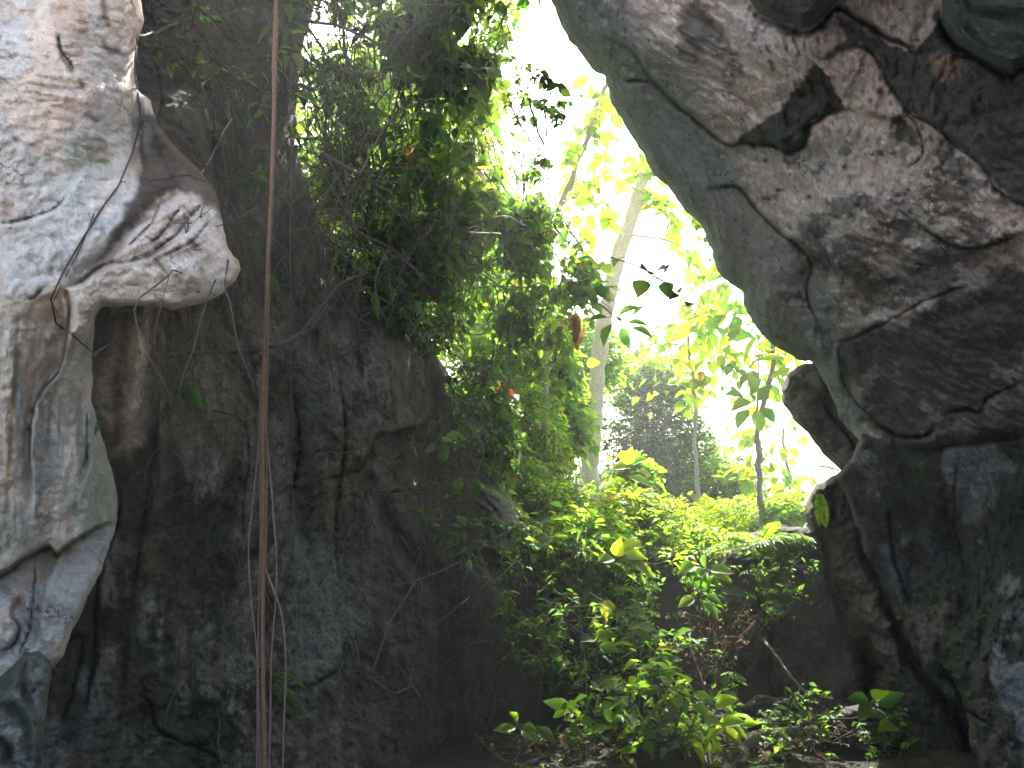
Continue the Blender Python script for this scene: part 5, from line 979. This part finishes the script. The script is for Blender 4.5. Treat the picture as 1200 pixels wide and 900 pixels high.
# free hanging threads
vine([(525, -40, 6.6), (527, 100, 6.6), (526, 220, 6.6), (524, 330, 6.7), (522, 420, 6.8)], .005, 'dark straight vine hanging through the centre of the curtain', col=(.06, .05, .045), wob=.03, lv=(10, .08, .6, DEEP, 'ovate'))
vine([(406, 40, 6.4), (400, 120, 6.4), (396, 220, 6.4), (392, 300, 6.3)], .006, 'brown vine hanging in the left part of the curtain', col=(.1, .07, .05), wob=.06)
vine([(487, -40, 6.6), (480, 80, 6.6), (486, 160, 6.6), (478, 260, 6.6)], .006, 'leafy vine hanging between the two creepers', col=(.09, .07, .05), wob=.06, lv=(24, .10, .5, DEEP+MIDG, 'ovate'))
vine([(629, -30, 6.5), (629, 30, 6.5), (634, 75, 6.5)], .002, 'hair-thin vine against the white sky by the rim', col=(.1, .08, .06), wob=.01)
vine([(590, 340, 8.4), (594, 370, 8.4), (596, 410, 8.4), (597, 450, 8.4)], .011, 'dark gnarled stem hanging in front of the bank', col=(.05, .04, .03), wob=.05)
vine([(675, 560, 7), (676, 640, 6.9), (680, 730, 6.8), (687, 800, 6.6), (687, 960, 6.3)], .0028, 'pale thread-like vine hanging down the dark slope', col=(.36, .32, .28), wob=.03)
vine([(642, 660, 7.8), (639, 720, 7.6), (637, 770, 7.4), (629, 850, 7.0)], .0025, 'greenish thread-like vine left of the pale one', col=(.16, .17, .12), wob=.02)
vine([(380, 180, 6.2), (420, 200, 6.3), (450, 150, 6.4), (470, 130, 6.5), (520, 110, 6.8)], .012, 'crooked bare branch across the upper curtain', 'branch', (.16, .13, .10), name='branch', wob=.06)
vine([(340, 20, 6), (390, 30, 6.2), (430, 45, 6.4), (460, 60, 6.5), (475, 40, 6.6), (490, 20, 6.8)], .014, 'thick dark branch arching at the top of the curtain', 'branch', (.07, .055, .045), name='branch', wob=.06)
vine([(500, 350, 7.6), (560, 338, 7.8), (620, 335, 8), (660, 345, 8.2), (700, 372, 8.4)], .008, 'bare branch spanning from the curtain to the trunk', 'branch', (.09, .07, .05), name='branch', wob=.06, lv=(8, .1, .5, MIDG, 'ovate'))
# --- fallen wood
def log(pts, r, label, col, name='fallen_log', cat='log', stub=None):
    P = ppx(pts); mb = MB(); t = thing(name, label, cat, tuple(P[0])); tube(mb, P, r, r*.7, col, 12, 0, 8, .05)
    V = np.vstack([P[0]+.0*rnd(1)]); mb.build('trunk', M_BARK, t)
    if stub: m2_ = MB(); tube(m2_, ppx(stub), r*.35, r*.15, col, 7, 0, 5, .02); m2_.build('branch_stub', M_BARK, t)
    return t
log([(870, 876, 6.5), (895, 862, 6.55), (915, 858, 6.55), (942, 856, 6.5)], .055, 'short pale fallen log on the cave floor with an upright stub', (.17, .145, .115), stub=[(938, 858, 6.5), (943, 845, 6.45), (941, 832, 6.45)])
log([(836, 818, 7.6), (840, 800, 7.6), (845, 784, 7.6)], .028, 'broken reddish branch standing upright on the slope', (.2, .12, .085), name='broken_branch', cat='branch')
log([(868, 745, 8.2), (876, 735, 8.1), (884, 726, 8.1)], .018, 'pale reddish broken stick in the dry twigs', (.4, .26, .18), name='broken_stick', cat='stick')
log([(726, 772, 7.6), (738, 764, 7.6), (748, 757, 7.6)], .012, 'thin yellow stick leaning mid slope', (.32, .22, .07), name='broken_stick', cat='stick')
log([(895, 745, 8.0), (930, 790, 7.4), (950, 815, 7.1)], .016, 'long dim root slanting down the ledge', (.13, .11, .09), name='slanting_root', cat='root')

# ================================================================== AIR
hm = bpy.data.materials.new('thin_air'); hm.use_nodes = True; hn = hm.node_tree; hn.nodes.clear()
ho = hn.nodes.new('ShaderNodeOutputMaterial'); pv = hn.nodes.new('ShaderNodeVolumePrincipled'); pv.inputs['Color'].default_value = (.93, .96, 1, 1)
pv.inputs['Density'].default_value = .0042; pv.inputs['Anisotropy'].default_value = .6; hn.links.new(pv.outputs[0], ho.inputs['Volume'])
mb = MB(); lo, hi = (-905, -905, -16), (905, 905, 17)
V = [(x, y, z) for z in (lo[2], hi[2]) for y in (lo[1], hi[1]) for x in (lo[0], hi[0])]
mb.add(V, [(0, 2, 3, 1), (4, 5, 7, 6), (0, 1, 5, 4), (2, 6, 7, 3), (0, 4, 6, 2), (1, 3, 7, 5)], (1, 1, 1), smooth=False)
tag(mb.build('haze', hm), kind='stuff')
# ================================================================== LIGHT AND CAMERA
w = bpy.data.worlds.new('World'); SC.world = w; w.use_nodes = True; nt = w.node_tree; nt.nodes.clear()
sky = nt.nodes.new('ShaderNodeTexSky'); sky.sky_type = 'NISHITA'; sky.sun_disc = False
EL, AZ = R(52), R(8)   # azimuth measured from +Y toward +X
sky.sun_elevation = EL; sky.sun_rotation = AZ; sky.air_density = 1.6; sky.dust_density = 5.0; sky.ozone_density = 1.0
bg = nt.nodes.new('ShaderNodeBackground'); bg.inputs['Strength'].default_value = .15; wo = nt.nodes.new('ShaderNodeOutputWorld')
nt.links.new(sky.outputs[0], bg.inputs['Color']); nt.links.new(bg.outputs[0], wo.inputs['Surface'])
sl = bpy.data.lights.new('Sun', 'SUN'); sl.energy = 5.0; sl.angle = R(.53); sl.color = (1, .95, .86); so = bpy.data.objects.new('Sun', sl); COL.objects.link(so)
sd = Vector((math.sin(AZ)*math.cos(EL), math.cos(AZ)*math.cos(EL), math.sin(EL))); so.rotation_euler = sd.to_track_quat('Z', 'Y').to_euler(); so.location = (0, 30, 40)
cam = bpy.data.cameras.new('Camera'); co = bpy.data.objects.new('Camera', cam); COL.objects.link(co); co.location = CAM; co.rotation_euler = (math.pi/2+PITCH, 0, 0)
cam.sensor_width = 36; cam.lens = 36*FPX/1200; cam.clip_end = 3000; cam.clip_start = .05; SC.camera = co
vs = SC.view_settings; vs.view_transform = 'Standard'; vs.look = 'None'; vs.gamma = 1; vs.use_curve_mapping = False; vs.exposure = 2.15
SC.cycles.max_bounces = 8; SC.cycles.transmission_bounces = 6; SC.cycles.diffuse_bounces = 5; SC.cycles.use_denoising = True; SC.cycles.volume_bounces = 0
